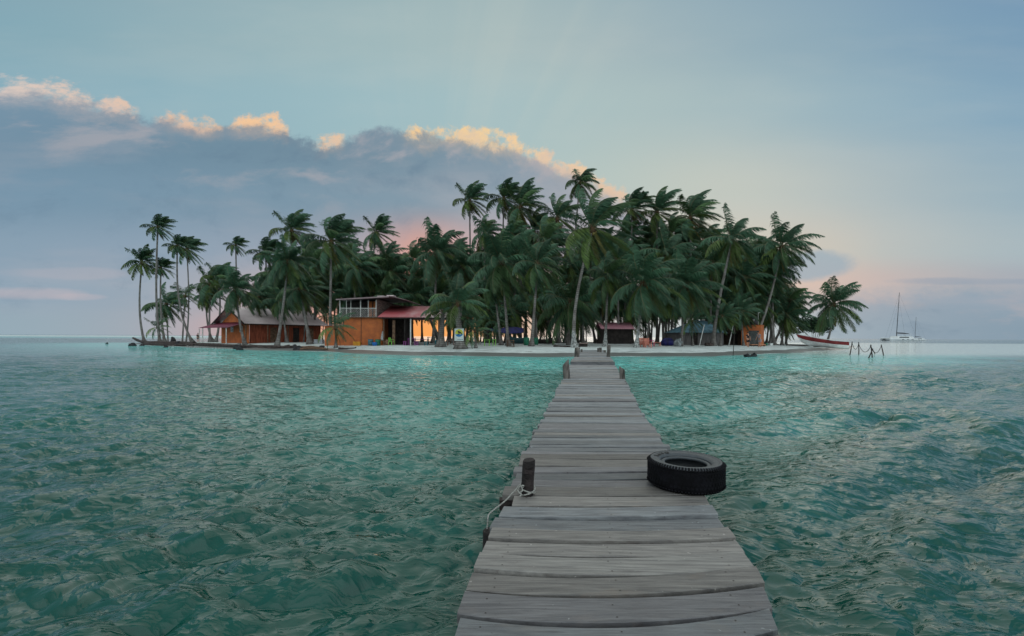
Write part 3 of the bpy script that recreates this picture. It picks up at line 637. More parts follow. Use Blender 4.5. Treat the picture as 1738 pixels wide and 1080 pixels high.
# small palms standing alone on the open sand
palm(570, 590, 570, 556, 34, 'sparse', 'small bright young palm on the sand in front of the orange house wall', rt=.1)
palm(808, 591, 806, 562, 28, 'sparse', 'young palm with a bulbous root right of the beach sign', rt=.08)
palm(1176, 0, 1174, 545, 26, 'sparse', 'young palm whose fronds cross the left end of the blue-grey roof', Y=53.5, rt=.08)
palm(1222, 0, 1226, 538, 28, 'mild', 'low palm hanging over the right end of the blue-grey roof', Y=54, rt=.1)
palm(1262, 0, 1258, 530, 30, 'mild', 'low palm between the thatched hut and the orange outhouse', Y=57.5, rt=.1)
palm(838, 585, 838, 566, 16, 'sparse', 'small yellowish palm behind the lime-green table', rt=.06)
# ------------------------------------------------------------------ sea-grape bush
def bush(px, by, cx, cy, rx, ry, label, n=5200):
    base = ground(px, by) if by else at(px, 64); c = pix(cx, cy, base.y); rx *= base.y/F; ry *= base.y/F
    root = empty('sea_grape_bush', base, label, 'bush')
    g = np.random.default_rng(5); L = []
    lobes = [(g.uniform(-.75, .75), g.uniform(-.6, .6), g.uniform(-.4, .5), g.uniform(.3, .5)) for _ in range(16)]
    V_ = []; Fq = []; T_ = []; i = 0
    while i < n:
        a, bb, cc_, rr = lobes[g.integers(len(lobes))]; d = g.normal(size=3); d /= np.linalg.norm(d); r_ = rr*g.random()**.25
        p = np.array([(a+d[0]*r_)*rx, (bb+d[1]*r_)*rx*.7, (cc_+d[2]*r_)*ry]); s = g.uniform(.13, .24)
        u = g.normal(size=3); u /= np.linalg.norm(u); v = np.cross(u, g.normal(size=3)); v /= np.linalg.norm(v)
        q = [p-u*s, p-v*s*.8+u*.2*s, p+u*s, p+v*s*.8+u*.2*s]; V_ += q; Fq.append([4*i, 4*i+1, 4*i+2, 4*i+3]); T_ += [g.uniform(.5, 1.5)]*4; i += 1
    me = npmesh('foliage', np.array(V_), np.array(Fq), False); ca = me.color_attributes.new('tint', 'FLOAT_COLOR', 'POINT'); t = np.ones((len(V_), 4), np.float32); t[:, :3] = np.array(T_)[:, None]; ca.data.foreach_set('color', t.ravel())
    link('foliage', me, M['bush'], root, c-base)
    tb = MB()
    for k in range(5):
        e = c+Vector((random.uniform(-.6, .6)*rx, random.uniform(-.3, .3), random.uniform(-.2, .4)*ry)); m_ = base.lerp(e, .5)+Vector((0, 0, .1))
        tb.tube([base+Vector((.06*k-.1, 0, -.1)), m_, e], [.09, .06, .02], 6)
    tb.build('trunk', M['bark'], root)
bush(1382, 584, 1383, 552, 31, 20, 'round dark sea-grape bush on a short stem behind the beached boat')
# ------------------------------------------------------------------ jetty
rowsD = [(1240,700,1430,1.2),(1080,765,1338,1.2),(1047,772.5,1326,1.2),(972,802,1290,1.2),(902,832,1237,1.2),(860,856,1209,1.2),(832,864,1195,1.2),(770,888,1143,1.2),(700,927.6,1089.6,1.2),(655,949.6,1067.5,1.17),(619.5,967.5,1043,1.12)]
tabY = []; 
for y, xl, xr, h in rowsD:
    hy = 567.5+1005*9/1738; Yd = F*h/(y-hy); tabY.append((Yd, (xl-869)/F*Yd, (xr-869)/F*Yd, H-h))
tabY = sorted(tabY); YS = [t[0] for t in tabY]
def deck(Yd):
    if Yd < YS[0]: return tabY[0][1]+(.176*(Yd-YS[0])), tabY[0][2]+(.176*(Yd-YS[0])), tabY[0][3]
    return tuple(float(np.interp(Yd, YS, [t[k] for t in tabY])) for k in (1, 2, 3))
Yend1 = YS[-1]
near = [1.90,2.11,2.28,2.47,2.65,2.81,2.99,3.19,3.41,3.62,3.83,4.02,4.18,4.44]
eds = []; y0 = 1.90
while y0 > -2.2: y0 -= random.uniform(.15, .2); eds.insert(0, y0)
eds += near; y0 = eds[-1]
while y0 < Yend1-.1: y0 += random.choice([.1, .13, .15, .17, .2, .22]); eds.append(y0)
def plankset(edges, fn, mb, cols, th=.045):
    for i in range(len(edges)-1):
        a, c = edges[i], edges[i+1]; gap = random.choice([.010, .013, .017, .023]) if c < 5 else random.choice([.004, .007, .012, .02])
        if abs(a-2.99) < .01 or abs(a-2.47) < .01 or abs(a-1.9) < .01 or abs(a-3.19) < .01: gap = .034
        x0, x1, z = fn((a+c)/2); j0 = random.uniform(-.022, .022) if c < 5 else random.uniform(-.035, .035); j1 = random.uniform(-.02, .02) if c < 5 else random.uniform(-.03, .03); fa = fn(a); fc = fn(c); dz = random.uniform(-.009, .009)
        if abs(a-3.41) < .01: j0 -= .035
        if abs(a-3.19) < .01: j0 += .05
        kb = float(np.interp(a, [0, 1.8, 3.1, 5, 12], [1, 1, .3, .12, .04])); yj = random.uniform(-.35, .35)*gap; N = 18; vs = []; ph = random.uniform(0, 9); wob = .006 if c > 5 else .009
        for k in range(N+1):
            s_ = 2*k/N-1; xa_ = fa[0]*.8+x0*.2+j0+(fa[1]*.8+x1*.2+j1-fa[0]*.8-x0*.2-j0)*k/N; xb_ = fc[0]*.8+x0*.2+j0+(fc[1]*.8+x1*.2+j1-fc[0]*.8-x0*.2-j0)*k/N; bow = kb*(.10*s_*s_+.035*s_)-kb*.02
            y_a = a+gap/2+bow+yj*s_+wob*math.sin(ph+s_*2.1)*.6; y_b = c-gap/2+bow+yj*s_+wob*math.sin(ph*1.7+s_*2.6)*.6
            zz = z+dz+.004*math.sin(ph+s_*1.5)+.003*s_*math.sin(ph*3); ch = .004
            sl_ = .22*bow; xa_ += sl_; xb_ += sl_; vs += [(xa_, y_a, zz-th), (xa_, y_a, zz-ch), (xa_, y_a+ch, zz), (xb_, y_b-ch, zz), (xb_, y_b, zz-ch), (xb_, y_b, zz-th)]
        fs = [(k*6+j, (k+1)*6+j, (k+1)*6+(j+1) % 6, k*6+(j+1) % 6) for k in range(N) for j in range(6)]+[tuple(range(6)), tuple(N*6+j for j in reversed(range(6)))]
        mb.add(vs, fs)
        r = random.random(); base_ = random.uniform(.54, 1.16)
        t = (base_*1.09, base_, base_*.92) if r < .3 else ((base_*.97, base_, base_*1.03) if r < .8 else (base_*1.0, base_*.96, base_*.98))
        if abs(a-2.28) < .01: t = (1.22, 1.14, 1.05)
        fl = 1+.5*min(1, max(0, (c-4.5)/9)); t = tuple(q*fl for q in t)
        cols += [(*t, random.random())]*len(vs)
        if a < 9 and a > -.5:      # nail heads, two at each bearer
            for xn in (x0+.14+random.uniform(-.02, .02), (x0+x1)/2+random.uniform(-.03, .03), x1-.14+random.uniform(-.02, .02)):
                s_ = 2*(xn-x0)/(x1-x0)-1; bow = kb*(.10*s_*s_+.035*s_)-kb*.02
                for fy in (.28, .72):
                    yy = a+(c-a)*fy+bow+random.uniform(-.012, .012); zz = z+dz+.004*math.sin(ph+s_*1.5)+.003*s_*math.sin(ph*3)+.0012
                    mb.add([(xn+.0045*math.cos(q*math.pi/3), yy+.0045*math.sin(q*math.pi/3), zz) for q in range(6)], [tuple(range(6))]); cols += [(.16, .11, .09, .5)]*6
def woodmat(name, dark=1.):
    m = bpy.data.materials.new(name); m.use_nodes = True; t = m.node_tree; q = NB(t); p = t.nodes['Principled BSDF']
    o = q.n('ShaderNodeTexCoord').outputs['Object']; a = q.n('ShaderNodeAttribute', attribute_name='tint')
    off = q.m('MULTIPLY', a.outputs['Alpha'], 31.); ov = q.n('ShaderNodeVectorMath', operation='ADD'); t.links.new(o, ov.inputs[0]); t.links.new(q.comb(off, q.m('MULTIPLY', off, 1.7), 0), ov.inputs[1]); v = ov.outputs[0]
    g1 = q.noise(q.mapping(v, scale=(.9, 16, 4)), 3.2, 7, .68, .3); g2 = q.noise(q.mapping(v, scale=(1.6, 55, 9)), 3., 4, .7); blot = q.noise(q.mapping(v, scale=(1, 2.2, 1)), 2.6, 6, .65)
    c = q.mix(q.ss(g1, .3, .7), (.09*dark,.093*dark,.10*dark,1), (.215*dark,.222*dark,.226*dark,1))
    c = q.mix(q.m('MULTIPLY', q.ss(g2, .52, .68), .55), c, (.085*dark,.075*dark,.072*dark,1))
    c = q.mix(q.m('MULTIPLY', q.ss(blot, .55, .75), .55), c, (.225*dark,.2*dark,.18*dark,1))
    c = q.mix(q.m('MULTIPLY', q.ss(blot, .45, .25), .6), c, (.10*dark,.10*dark,.108*dark,1))
    sp = q.noise(v, 34, 2, .5); c = q.mix(q.m('MULTIPLY', q.ss(sp, .73, .77), .55), c, (.5,.52,.52,1))
    c = q.mix(q.m('MULTIPLY', q.ss(sp, .27, .24), .8), c, (.03,.028,.028,1))
    c = q.mix(1, c, a.outputs['Color'], 'MULTIPLY'); t.links.new(c, p.inputs['Base Color'])
    t.links.new(q.ss(blot, .3, .7, .42, .68), p.inputs['Roughness']); p.inputs['Specular IOR Level'].default_value = .45
    bn = q.n('ShaderNodeBump'); bn.inputs['Strength'].default_value = .45; bn.inputs['Distance'].default_value = .006
    t.links.new(q.m('ADD', g1, q.m('MULTIPLY', g2, .7)), bn.inputs['Height']); t.links.new(bn.outputs[0], p.inputs['Normal'])
    return m
M['deck'] = woodmat('weathered_deck'); M['post'] = mat('weathered_post', (.20,.18,.165), .85, .5, 5, .8, 30, stretch=(3,3,.5)); M['darkpost'] = mat('dark_wet_post', (.035,.026,.026), .7, .5, 6, .9, 25, stretch=(1,1,2.2))
jet = empty('jetty', (0, 0, .3), 'long weathered plank jetty running from the viewer to the palm island', 'jetty')
def colmesh(mb, cols, name, m, parent):
    o = mb.build(name, m, parent); ca = o.data.color_attributes.new('tint', 'FLOAT_COLOR', 'POINT'); ca.data.foreach_set('color', np.array(cols, np.float32).ravel()); return o
mb = MB(); cols = []; plankset(eds, deck, mb, cols); colmesh(mb, cols, 'lower_deck', M['deck'], jet)
# upper section: one step up, ending at the sand
zl = deck(Yend1)[2]; ZU = zl+.15
def deck2(Yd):
    t = (Yd-Yend1)/(33.5-Yend1); cxp = 1005-869; w_ = 1.74+.0*t
    xc = (1005.5-869)/F*Yd+.0; return xc-w_/2, xc+w_/2, ZU+.02*t
e2 = [Yend1]; 
while e2[-1] < 33.5: e2.append(e2[-1]+random.choice([.13, .16, .19, .22]))
mb = MB(); cols = []; plankset(e2, deck2, mb, cols); colmesh(mb, cols, 'upper_deck', M['deck'], jet)
mb = MB(); x0, x1, z = deck2(Yend1); mb.box(((x0+x1)/2, Yend1-.045, zl+.062), (x1-x0+.06, .05, .135)); cols = [(.62, .62, .64, .3)]*len(mb.v); colmesh(mb, cols, 'step_riser', M['deck'], jet)
for side in (0, 1):
    bmb = MB(); pts = []
    for a in np.arange(-2, Yend1-.3, 1.5):
        p0 = deck(a); p1 = deck(a+1.5); sx = .14 if side == 0 else -.14; bmb.bar((p0[side]+sx, a, p0[2]-.105), (p1[side]+sx, a+1.5, p1[2]-.105), .07, .13)
    bmb.build('beam', M['darkpost'], jet)
    bmb = MB()
    p0 = deck2(Yend1); p1 = deck2(33.); sx = .14 if side == 0 else -.14; bmb.bar((p0[side]+sx, Yend1, p0[2]-.11), (p1[side]+sx, 33, p1[2]-.11), .07, .14); bmb.build('beam', M['darkpost'], jet)
for a in list(np.arange(.8, 18, 2.6))+[20.5, 23.5, 26.5, 29.5]:
    f = deck if a < Yend1 else deck2; p = f(a); mbx = MB(); mbx.bar((p[0]-.05, a, p[2]-.2), (p[1]+.05, a, p[2]-.2), .09, .09); mbx.build('crossbeam', M['darkpost'], jet)
    for sx in (p[0]+.1, p[1]-.1):
        mbx = MB(); mbx.tube([(sx, a+.09, -1.6), (sx+.01, a+.09, p[2]-.06)], [.075, .065], 9); mbx.build('pile', M['darkpost'], jet)
def post(px, yb, yt, wpx, Yd, m, lean=0, zb=-1.2, tilt_top=0., n=12):
    xb = (px-869)/F*Yd; b0 = pix(px, yb, Yd); t0 = pix(px+lean, yt, Yd); r = wpx/2*Yd/F; mbx = MB()
    pts = [Vector((b0.x-lean*.02, Yd, zb)), Vector((b0.x, Yd, b0.z))]+[b0.lerp(t0, k/5) for k in range(1, 6)]
    mbx.tube(pts, [r*1.02]*2+[r*random.uniform(.95, 1.03) for _ in range(5)], n)
    # slanted, weathered top
    k = len(mbx.v)-n
    for j in range(n):
        v = Vector(mbx.v[k+j]); v.z += (v.x-t0.x)*tilt_top+random.uniform(-.006, .006); mbx.v[k+j] = tuple(v)
    return mbx.build('post', m, jet)
post(894, 842, 781, 21.5, 3.42, M['darkpost'], 4, tilt_top=.12, n=16)
post(962, 643, 615.5, 11.5, 12.6, M['post'], -2, tilt_top=1.0)
post(1056.5, 643, 625, 9.5, 12.6, M['post'], -1, tilt_top=-.7)
post(979, 606.5, 590, 9, 22.2, M['post'], 1, tilt_top=.1)
post(1032.5, 606.5, 586, 6.5, 22.2, M['post'], 1)
post(987, 597.5, 593, 3.6, 29.5, M['post'], 0)
post(1015, 599.5, 591, 3., 29.5, M['post'], 0)
post(1019, 600, 590.3, 5, 29., M['post'], 0)
post(1026.5, 600.5, 594.5, 4.4, 28.5, M['post'], 0)
# dark beam end that pokes out beside the near post, and the wet pile below it
zc = deck(3.42)[2]; xl = deck(3.42)[0]
mbx = MB(); mbx.bar((xl-.055, 3.45, zc-.075), (xl+.5, 3.47, zc-.075), .07, .075); mbx.build('crossbeam', M['darkpost'], jet)
xl2 = deck(2.95)[0]; mbx = MB(); mbx.tube([(xl2-.02, 2.95, -1.), (xl2-.015, 2.96, zc-.07)], [.07, .065], 10); mbx.build('pile', M['darkpost'], jet)
# rope tied round the near post and trailing over the edge
pb = pix(895, 836, 3.42); rb = MB(); rr = .052; pts = []
for k in range(0, 40):
    th = k/40*2*math.pi*1.9-2.3; pts.append(pb+Vector((math.cos(th)*rr*1.12, math.sin(th)*rr*1.12, .012+.035*math.sin(th*.5+.6)+.01*k/40)))
rb.tube(pts, .0055, 6)
kn = pix(882, 830, 3.38)
loop = [pts[0], pb+Vector((-.06, -.03, .02)), kn+Vector((.01, 0, .025)), kn+Vector((-.012, -.02, .0)), kn+Vector((.0, -.03, -.02)), kn+Vector((.02, -.02, .0)), kn+Vector((.0, 0, .03)), kn+Vector((-.03, -.02, .0)), pix(869, 838, 3.36), pix(860, 848, 3.3), pix(848, 858, 3.2), pix(834, 869, 3.1), pix(828.5, 876, 3.0), pix(827.5, 890, 2.98), pix(826.5, 898, 2.97)]
def smooth(pts, n=4):
    out = []; P = [Vector(p) for p in pts]
    for i in range(len(P)-1):
        a, b0, c, d = P[max(i-1, 0)], P[i], P[i+1], P[min(i+2, len(P)-1)]
        for k in range(n):
            t = k/n; out.append(.5*((2*b0)+(c-a)*t+(2*a-5*b0+4*c-d)*t*t+(3*b0-a-3*c+d)*t**3))
    return out+[P[-1]]
rb.tube(smooth(loop), .0052, 6)
kn2 = [kn+Vector((.02, -.01, .01)), kn+Vector((.03, -.03, .035)), kn+Vector((0, -.035, .03)), kn+Vector((-.01, -.02, -.01)), kn+Vector((.01, -.05, -.025)), kn+Vector((.0, -.055, -.035))]
rb.tube(smooth(kn2), .005, 6)
rb.single('mooring_rope', M['rope'], (pb.x, pb.y, pb.z), 'pale rope knotted round the near left jetty post and trailing over the edge', 'rope')
# ------------------------------------------------------------------ tyre
Yt = 3.69; tc = pix(1163.5, 785, Yt); TR = 127/2*Yt/F*.97; TZ = deck(Yt)[2]+.008; TH = .205
ty = empty('car_tyre', (tc.x, Yt, TZ), 'worn black car tyre lying flat on the right edge of the jetty', 'tyre')
Ri = TR*.545
prof = [(Ri, .035), (Ri-.004, .02), (Ri+.01, .012), (Ri+.03, .004), (TR*.80, 0), (TR*.92, .008), (TR*.975, .028), (TR*.995, .05), (TR, TH/2), (TR*.995, TH-.045), (TR*.972, TH-.018)]
tm = mat('tyre_rubber', (.006,.006,.009), .85, .4, 12, .3, 60, spec=.15)
tm2 = mat('tyre_sidewall', (.048,.058,.068), .5, .4, 9, .35, 60, col2=(.04,.048,.055), spec=.5)
mb = MB(); mb.lathe(prof, (tc.x, Yt, TZ), 96); mb.build('tread', tm, ty)
sw = [(TR*.972, TH-.018), (TR*.94, TH-.004), (TR*.9, TH), (TR*.86, TH-.002), (TR*.84, TH-.007), (TR*.8, TH-.004), (TR*.72, TH-.009), (TR*.66, TH-.022), (TR*.645, TH-.034), (Ri+.035, TH-.038), (Ri+.022, TH-.03), (Ri+.008, TH-.03), (Ri, TH-.036), (Ri+.004, TH-.05), (Ri+.07, TH-.06), (TR*.9, TH-.08), (TR*.95, TH/2), (TR*.9, .05), (Ri+.05, .03), (Ri, .035)]
mb = MB(); mb.lathe(sw, (tc.x, Yt, TZ), 96); mb.build('sidewall', tm2, ty)
mb = MB(); C0 = Vector((tc.x, Yt, TZ))
for k in range(78):      # shoulder lugs around both edges
    th = 2*math.pi*k/78; u = Vector((math.cos(th), math.sin(th), 0))
    for zz, sg in ((TH-.03, 1), (.03, -1)):
        q = Matrix.Rotation(th, 3, 'Z') @ Matrix.Rotation(sg*R(-52), 3, 'Y'); mb.box(C0+u*TR*.968+Vector((0, 0, zz+sg*.016)), (.009, TR*.052 if k % 2 else TR*.04, .036), M_=q)
for k in range(60):      # tread blocks
    th = 2*math.pi*(k+.5)/60
    for zz in (.055, .082, .12, .15):
        t2 = th+zz*1.2; u = Vector((math.cos(t2), math.sin(t2), 0)); mb.box(C0+u*(TR-.0005)+Vector((0, 0, zz)), (.006, TR*.072, .021), M_=Matrix.Rotation(t2, 3, 'Z') @ Matrix.Rotation(R(14), 3, 'X'))
mb.build('tread_block', tm, ty)
def textmesh(s, size, ext=.002):
    cu = bpy.data.curves.new('t', 'FONT'); cu.body = s; cu.size = size; cu.extrude = ext; cu.align_x = 'CENTER'; cu.align_y = 'CENTER'; cu.offset = size*.02
    o = bpy.data.objects.new('t', cu); COL.objects.link(o); dg = bpy.context.evaluated_depsgraph_get(); me = bpy.data.meshes.new_from_object(o.evaluated_get(dg)); bpy.data.objects.remove(o); 
    vs = [v.co.copy() for v in me.vertices]; fs = [tuple(p.vertices) for p in me.polygons]; bpy.data.meshes.remove(me); return vs, fs
mb = MB()
for ch, dg_ in zip('RAVO', (151, 137, 124, 111)):
    vs, fs = textmesh(ch, .052); th = R(dg_); u = Vector((math.cos(th), math.sin(th), 0)); rm = Matrix.Rotation(th-math.pi/2, 3, 'Z')
    mb.add([C0+u*TR*.765+rm @ v+Vector((0, 0, TH-.0045)) for v in vs], fs)
mb.build('lettering', mat('black_lettering', (.008,.008,.01), .5, .1), ty)
# ------------------------------------------------------------------ long hut on the left
L = Vector((.57, .82, 0)).normalized(); Dv = Vector((-.82, .57, 0)).normalized(); A = Vector((-34.3, 58., 0))
def hp(l, d, z): return A+L*l+Dv*d+Vector((0, 0, z))
gz0 = terr(*hp(6, 4, 0).xy)
hut = empty('long_hut', hp(6, 5, gz0), 'long orange plank hut with a pale tin gable roof on the left of the island', 'hut')
LEN, WID, EA, RI = 12., 9.8, 3.05, 5.35
mb = MB(); mb.corr(hp(0, 0, EA), hp(LEN, 0, EA), hp(LEN-.6, WID/2, RI), hp(0, WID/2, RI), 46); mb.corr(hp(LEN, WID, EA), hp(0, WID, EA), hp(0, WID/2, RI), hp(LEN-.6, WID/2, RI), 46)
rf = mb.build('roof', M['rooftin'], hut)
mb = MB()
for d_ in (0, WID): mb.bar(hp(-.06, d_, EA-.12), hp(-.06, WID/2, RI-.1), .06, .16)
mb.bar(hp(-.02, 0, EA-.1), hp(LEN, 0, EA-.1), .06, .1); mb.build('bargeboard', M['dark'], hut)
iw = 1.0
mb = MB(); mb.poly([hp(.9, iw, gz0-.2), hp(.9, WID-iw, gz0-.2), hp(.9, WID-iw, EA+.2), hp(.9, WID/2, RI-.35), hp(.9, iw, EA+.2)], L*.12)
mb.build('gable_wall', M['orange'], hut)
mb = MB(); mb.poly([hp(1.1, iw, gz0-.2), hp(1.1, iw, EA+.3), hp(LEN-.9, iw, EA+.3), hp(LEN-.9, iw, gz0-.2)], Dv*.12); mb.build('front_wall', M['orangedk'], hut)
mb = MB(); mb.poly([hp(LEN-.88, iw, gz0-.2), hp(LEN-.88, iw, EA+.2), hp(LEN-.88, WID/2, RI-.5), hp(LEN-.88, WID-iw, EA+.2), hp(LEN-.88, WID-iw, gz0-.2)], L*.1); mb.build('end_wall', M['orangedk'], hut)
for l0 in (4.2, 7.4, 9.6):
    mb = MB(); mb.box(hp(l0, iw-.04, gz0+1.0), (.9, .06, 2.), math.atan2(L.y, L.x)); mb.build('door', M['dark' if l0 == 7.4 else 'wood'], hut)
for d_, z_ in ((2.9, 1.75), (5.5, 1.75)):
    mb = MB(); mb.box(hp(.86, d_, gz0+z_), (.06, .75, .8), math.atan2(L.y, L.x)); f_ = mb.build('window', M['white'], hut)
    mb = MB(); mb.box(hp(.82, d_, gz0+z_), (.03, .6, .64), math.atan2(L.y, L.x)); mb.build('pane', M['glassdk'], f_)
for l0 in (.2, 3., 5.8, 8.6, 11.6):
    mb = MB(); mb.bar(hp(l0, .15, gz0-.2), hp(l0, .15, EA-.05), .11); mb.build('porch_post', M['wood'], hut)
mb = MB(); mb.corr(hp(-1.7, WID-.3, EA-.55), hp(-1.7, .8, EA-.55), hp(.85, .8, EA+.25), hp(.85, WID-.3, EA+.25), 30, .02); mb.build('awning', M['roofmaroon'], hut)
for d_ in (1.6, WID-1.2):
    mb = MB(); mb.bar(hp(-1.5, d_, gz0-.3), hp(-1.5, d_, EA-.5), .09); mb.build('awning_post', M['white'], hut)
mb = MB()
for z_ in (.5, 1., 1.5): mb.bar(hp(-1.5, WID-1.2, gz0+z_), hp(-1.5, WID-.1, gz0+z_), .05)
mb.bar(hp(-1.5, WID-.1, gz0-.3), hp(-1.5, WID-.1, gz0+1.8), .06); mb.build('railing', M['white'], hut)
# ------------------------------------------------------------------ two-storey house
def wx_(px, Y): return (px-869)/F*Y
YF = 49.4; hb_ = empty('two_storey_house', (-15.8, 50, terr(-15.8, 50)), 'orange house with a white lattice veranda upstairs, beside the red roofed shelter', 'house'); g0 = terr(-16, 48)-.25
XL, XR = wx_(584, YF), wx_(649, YF); ZT = 3.5
mb = MB(); mb.box(((XL+XR)/2, YF+3.6, (g0+ZT)/2), (XR-XL, 7.2, ZT-g0)); mb.build('wall', M['orange'], hb_)
mb = MB(); mb.box((wx_(613, YF), YF-.02, (g0+ZT)/2), (.05, .05, ZT-g0-.02)); mb.build('wall_seam', M['wood'], hb_)
XA = wx_(551, YF+.6); mb = MB(); mb.box(((XA+XL)/2-.01, YF+3.4, (g0+2.6)/2), (XL-XA-.03, 5.6, 2.6-g0)); mb.build('side_annex', M['orange'], hb_)
mb = MB(); mb.poly([(XA-.25, YF+.3, 2.62), (XL-.02, YF+.3, 2.72), (XL-.02, YF+6.4, 2.9), (XA-.25, YF+6.4, 2.8)], (0, 0, .06)); mb.build('annex_roof', M['roofdark'], hb_)
VX0, VX1 = wx_(576.5, YF), wx_(639.5, YF); ZB, ZR = ZT+.06, 5.42
mb = MB(); mb.box(((VX0+XR)/2, YF+3.5, ZT+.045), (XR-VX0+.1, 7.6, .09)); mb.build('upper_floor', M['wood'], hb_)
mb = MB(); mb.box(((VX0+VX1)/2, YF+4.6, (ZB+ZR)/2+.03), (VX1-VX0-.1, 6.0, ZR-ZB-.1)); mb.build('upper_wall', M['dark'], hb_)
mb = MB(); mb.poly([(VX1, YF-.1, ZB), (VX1, YF-.1, ZR+.12), (VX1+1.5, YF+8, ZR-.3), (VX1+1.5, YF+8, ZB)], (-.1, .02, 0))
for k in range(14): mb.poly([(VX1+.012, YF-.12, ZB+.02+k*.135), (VX1+.03, YF-.12, ZB+.11+k*.135), (VX1+1.53, YF+8, ZB+.11+k*.12), (VX1+1.512, YF+8, ZB+.02+k*.12)], (-.02, 0, 0))
mb.build('plank_wall', M['plank'], hb_)
for p0, p1, m_ in ((599, 611.5, 'wood'), (618, 624, 'orange'), (626, 632, 'orange')):
    mb = MB(); mb.box(((wx_(p0, YF)+wx_(p1, YF))/2, YF+1.56, ZB+1.0), (wx_(p1, YF)-wx_(p0, YF), .06, 1.7)); mb.build('shutter', M[m_ if m_ == 'orange' else 'dark'], hb_)
mb = MB(); mb.box((wx_(635.5, YF), YF+1.5, ZB+1.3), (.3, .05, .6)); mb.build('window', M['teal'], hb_)
for p in (577, 588, 595.5, 612, 625, 638.5):
    mb = MB(); tall = p in (577, 612, 625, 638.5) or True; mb.box((wx_(p, YF), YF-.05, (ZB+ZR)/2), (.085 if p in (577, 612, 638.5) else .05, .085, ZR-ZB)); mb.build('veranda_post', M['white'], hb_)
mb = MB()
for p0, p1 in ((577, 612), (612, 638.5)):
    xa, xb = wx_(p0, YF)+.05, wx_(p1, YF)-.05; z0, z1 = ZB+.03, ZB+.98
    mb.box(((xa+xb)/2, YF-.05, z1), (xb-xa, .06, .07)); mb.box(((xa+xb)/2, YF-.05, z0), (xb-xa, .06, .05)); mid = (xa+xb)/2
    for sg, (u0, u1) in ((1, (xa, mid)), (-1, (mid, xb))):
        c0 = -(z1-z0)
        while c0 < (u1-u0):
            s0 = max(0, c0); s1 = min(u1-u0, c0+(z1-z0))
            if s1-s0 > .03:
                za = z0+(s0-c0); zb_ = z0+(s1-c0)
                pa_, pb_ = ((u0+s0, za), (u0+s1, zb_)) if sg < 0 else ((u1-s0, za), (u1-s1, zb_))
                mb.bar((pa_[0], YF-.055, pa_[1]), (pb_[0], YF-.055, pb_[1]), .05, .02)
            c0 += .19
mb.build('lattice_railing', M['white'], hb_)
RX0, RXM, RX1 = wx_(569.5, YF-.8), wx_(660, YF-.8), wx_(690, YF-.8)
mb = MB(); mb.corr((RX0, YF+8.5, 5.52), (RX0, YF-.8, 5.48), (RXM, YF-.8, 5.84), (RXM, YF+8.5, 5.88), 26); mb.corr((RX1, YF-.8, 5.4), (RX1, YF+8.5, 5.4), (RXM, YF+8.5, 5.88), (RXM, YF-.8, 5.84), 26)
mb.box(((RX0+RXM)/2, YF-.78, 5.59), (RXM-RX0, .05, .12), M_=Matrix.Rotation(-math.atan2(.34, RXM-RX0), 3, 'Y')); mb.build('roof', M['roofdark'], hb_)
mb = MB(); mb.box((wx_(664, YF+1), YF+1, 5.98), (.75, 1.2, .1)); mb.box((wx_(648, YF+1), YF+1, 5.93), (.8, 1., .06)); mb.build('loose_roof_sheet', M['rooftin'], hb_)
# ------------------------------------------------------------------ red-roofed shelter
sh = empty('open_shelter', (-10, 50, terr(-10, 50)), 'open beach shelter with a faded red corrugated roof right of the orange house', 'shelter')
YE, YR = 47.9, 52.2; ex0, ex1 = wx_(640, YE), wx_(742, YE); ry0, ry1 = wx_(663, YR), wx_(768, YR); ZE, ZG = 3.52, 4.98
mb = MB(); mb.corr((ex0, YE, ZE), (ex1+1, YE, ZE), (ry1, YR, ZG), (ry0, YR, ZG), 44, .03); mb.corr((ex1+1.6, 56, ZE), (ry0-.3, 56, ZE), (ry0, YR, ZG), (ry1, YR, ZG), 44, .03); mb.build('roof', M['redroof'], sh)
mb = MB(); mb.bar((ex0+.1, YE+.12, ZE-.09), (ex1+.9, YE+.12, ZE-.09), .07, .12); mb.bar((ry0, YR, ZG-.12), (ry1, YR, ZG-.12), .08, .12); mb.build('rafter', M['dark'], sh)
g1 = terr(-11, 47)-.2
for p, Yp in ((697, 48.2), (745, 48.2), (651.5, 48.4), (765, 55)):
    mb = MB(); mb.bar((wx_(p, Yp), Yp, g1), (wx_(p, Yp), Yp, ZE-.1), .12); mb.build('post', M['white'] if p == 697 else M['wood'], sh)
mb = MB(); xa, xb = wx_(650, 50.), wx_(694, 50.)
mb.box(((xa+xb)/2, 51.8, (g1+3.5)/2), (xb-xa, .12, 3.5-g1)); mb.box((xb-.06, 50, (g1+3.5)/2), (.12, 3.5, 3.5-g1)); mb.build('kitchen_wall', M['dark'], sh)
mb = MB(); mb.box((wx_(668.5, 48.4), 48.4, (g1+3.2)/2), (.28, .2, 3.2-g1)); mb.build('inner_pillar', M['wood'], sh)
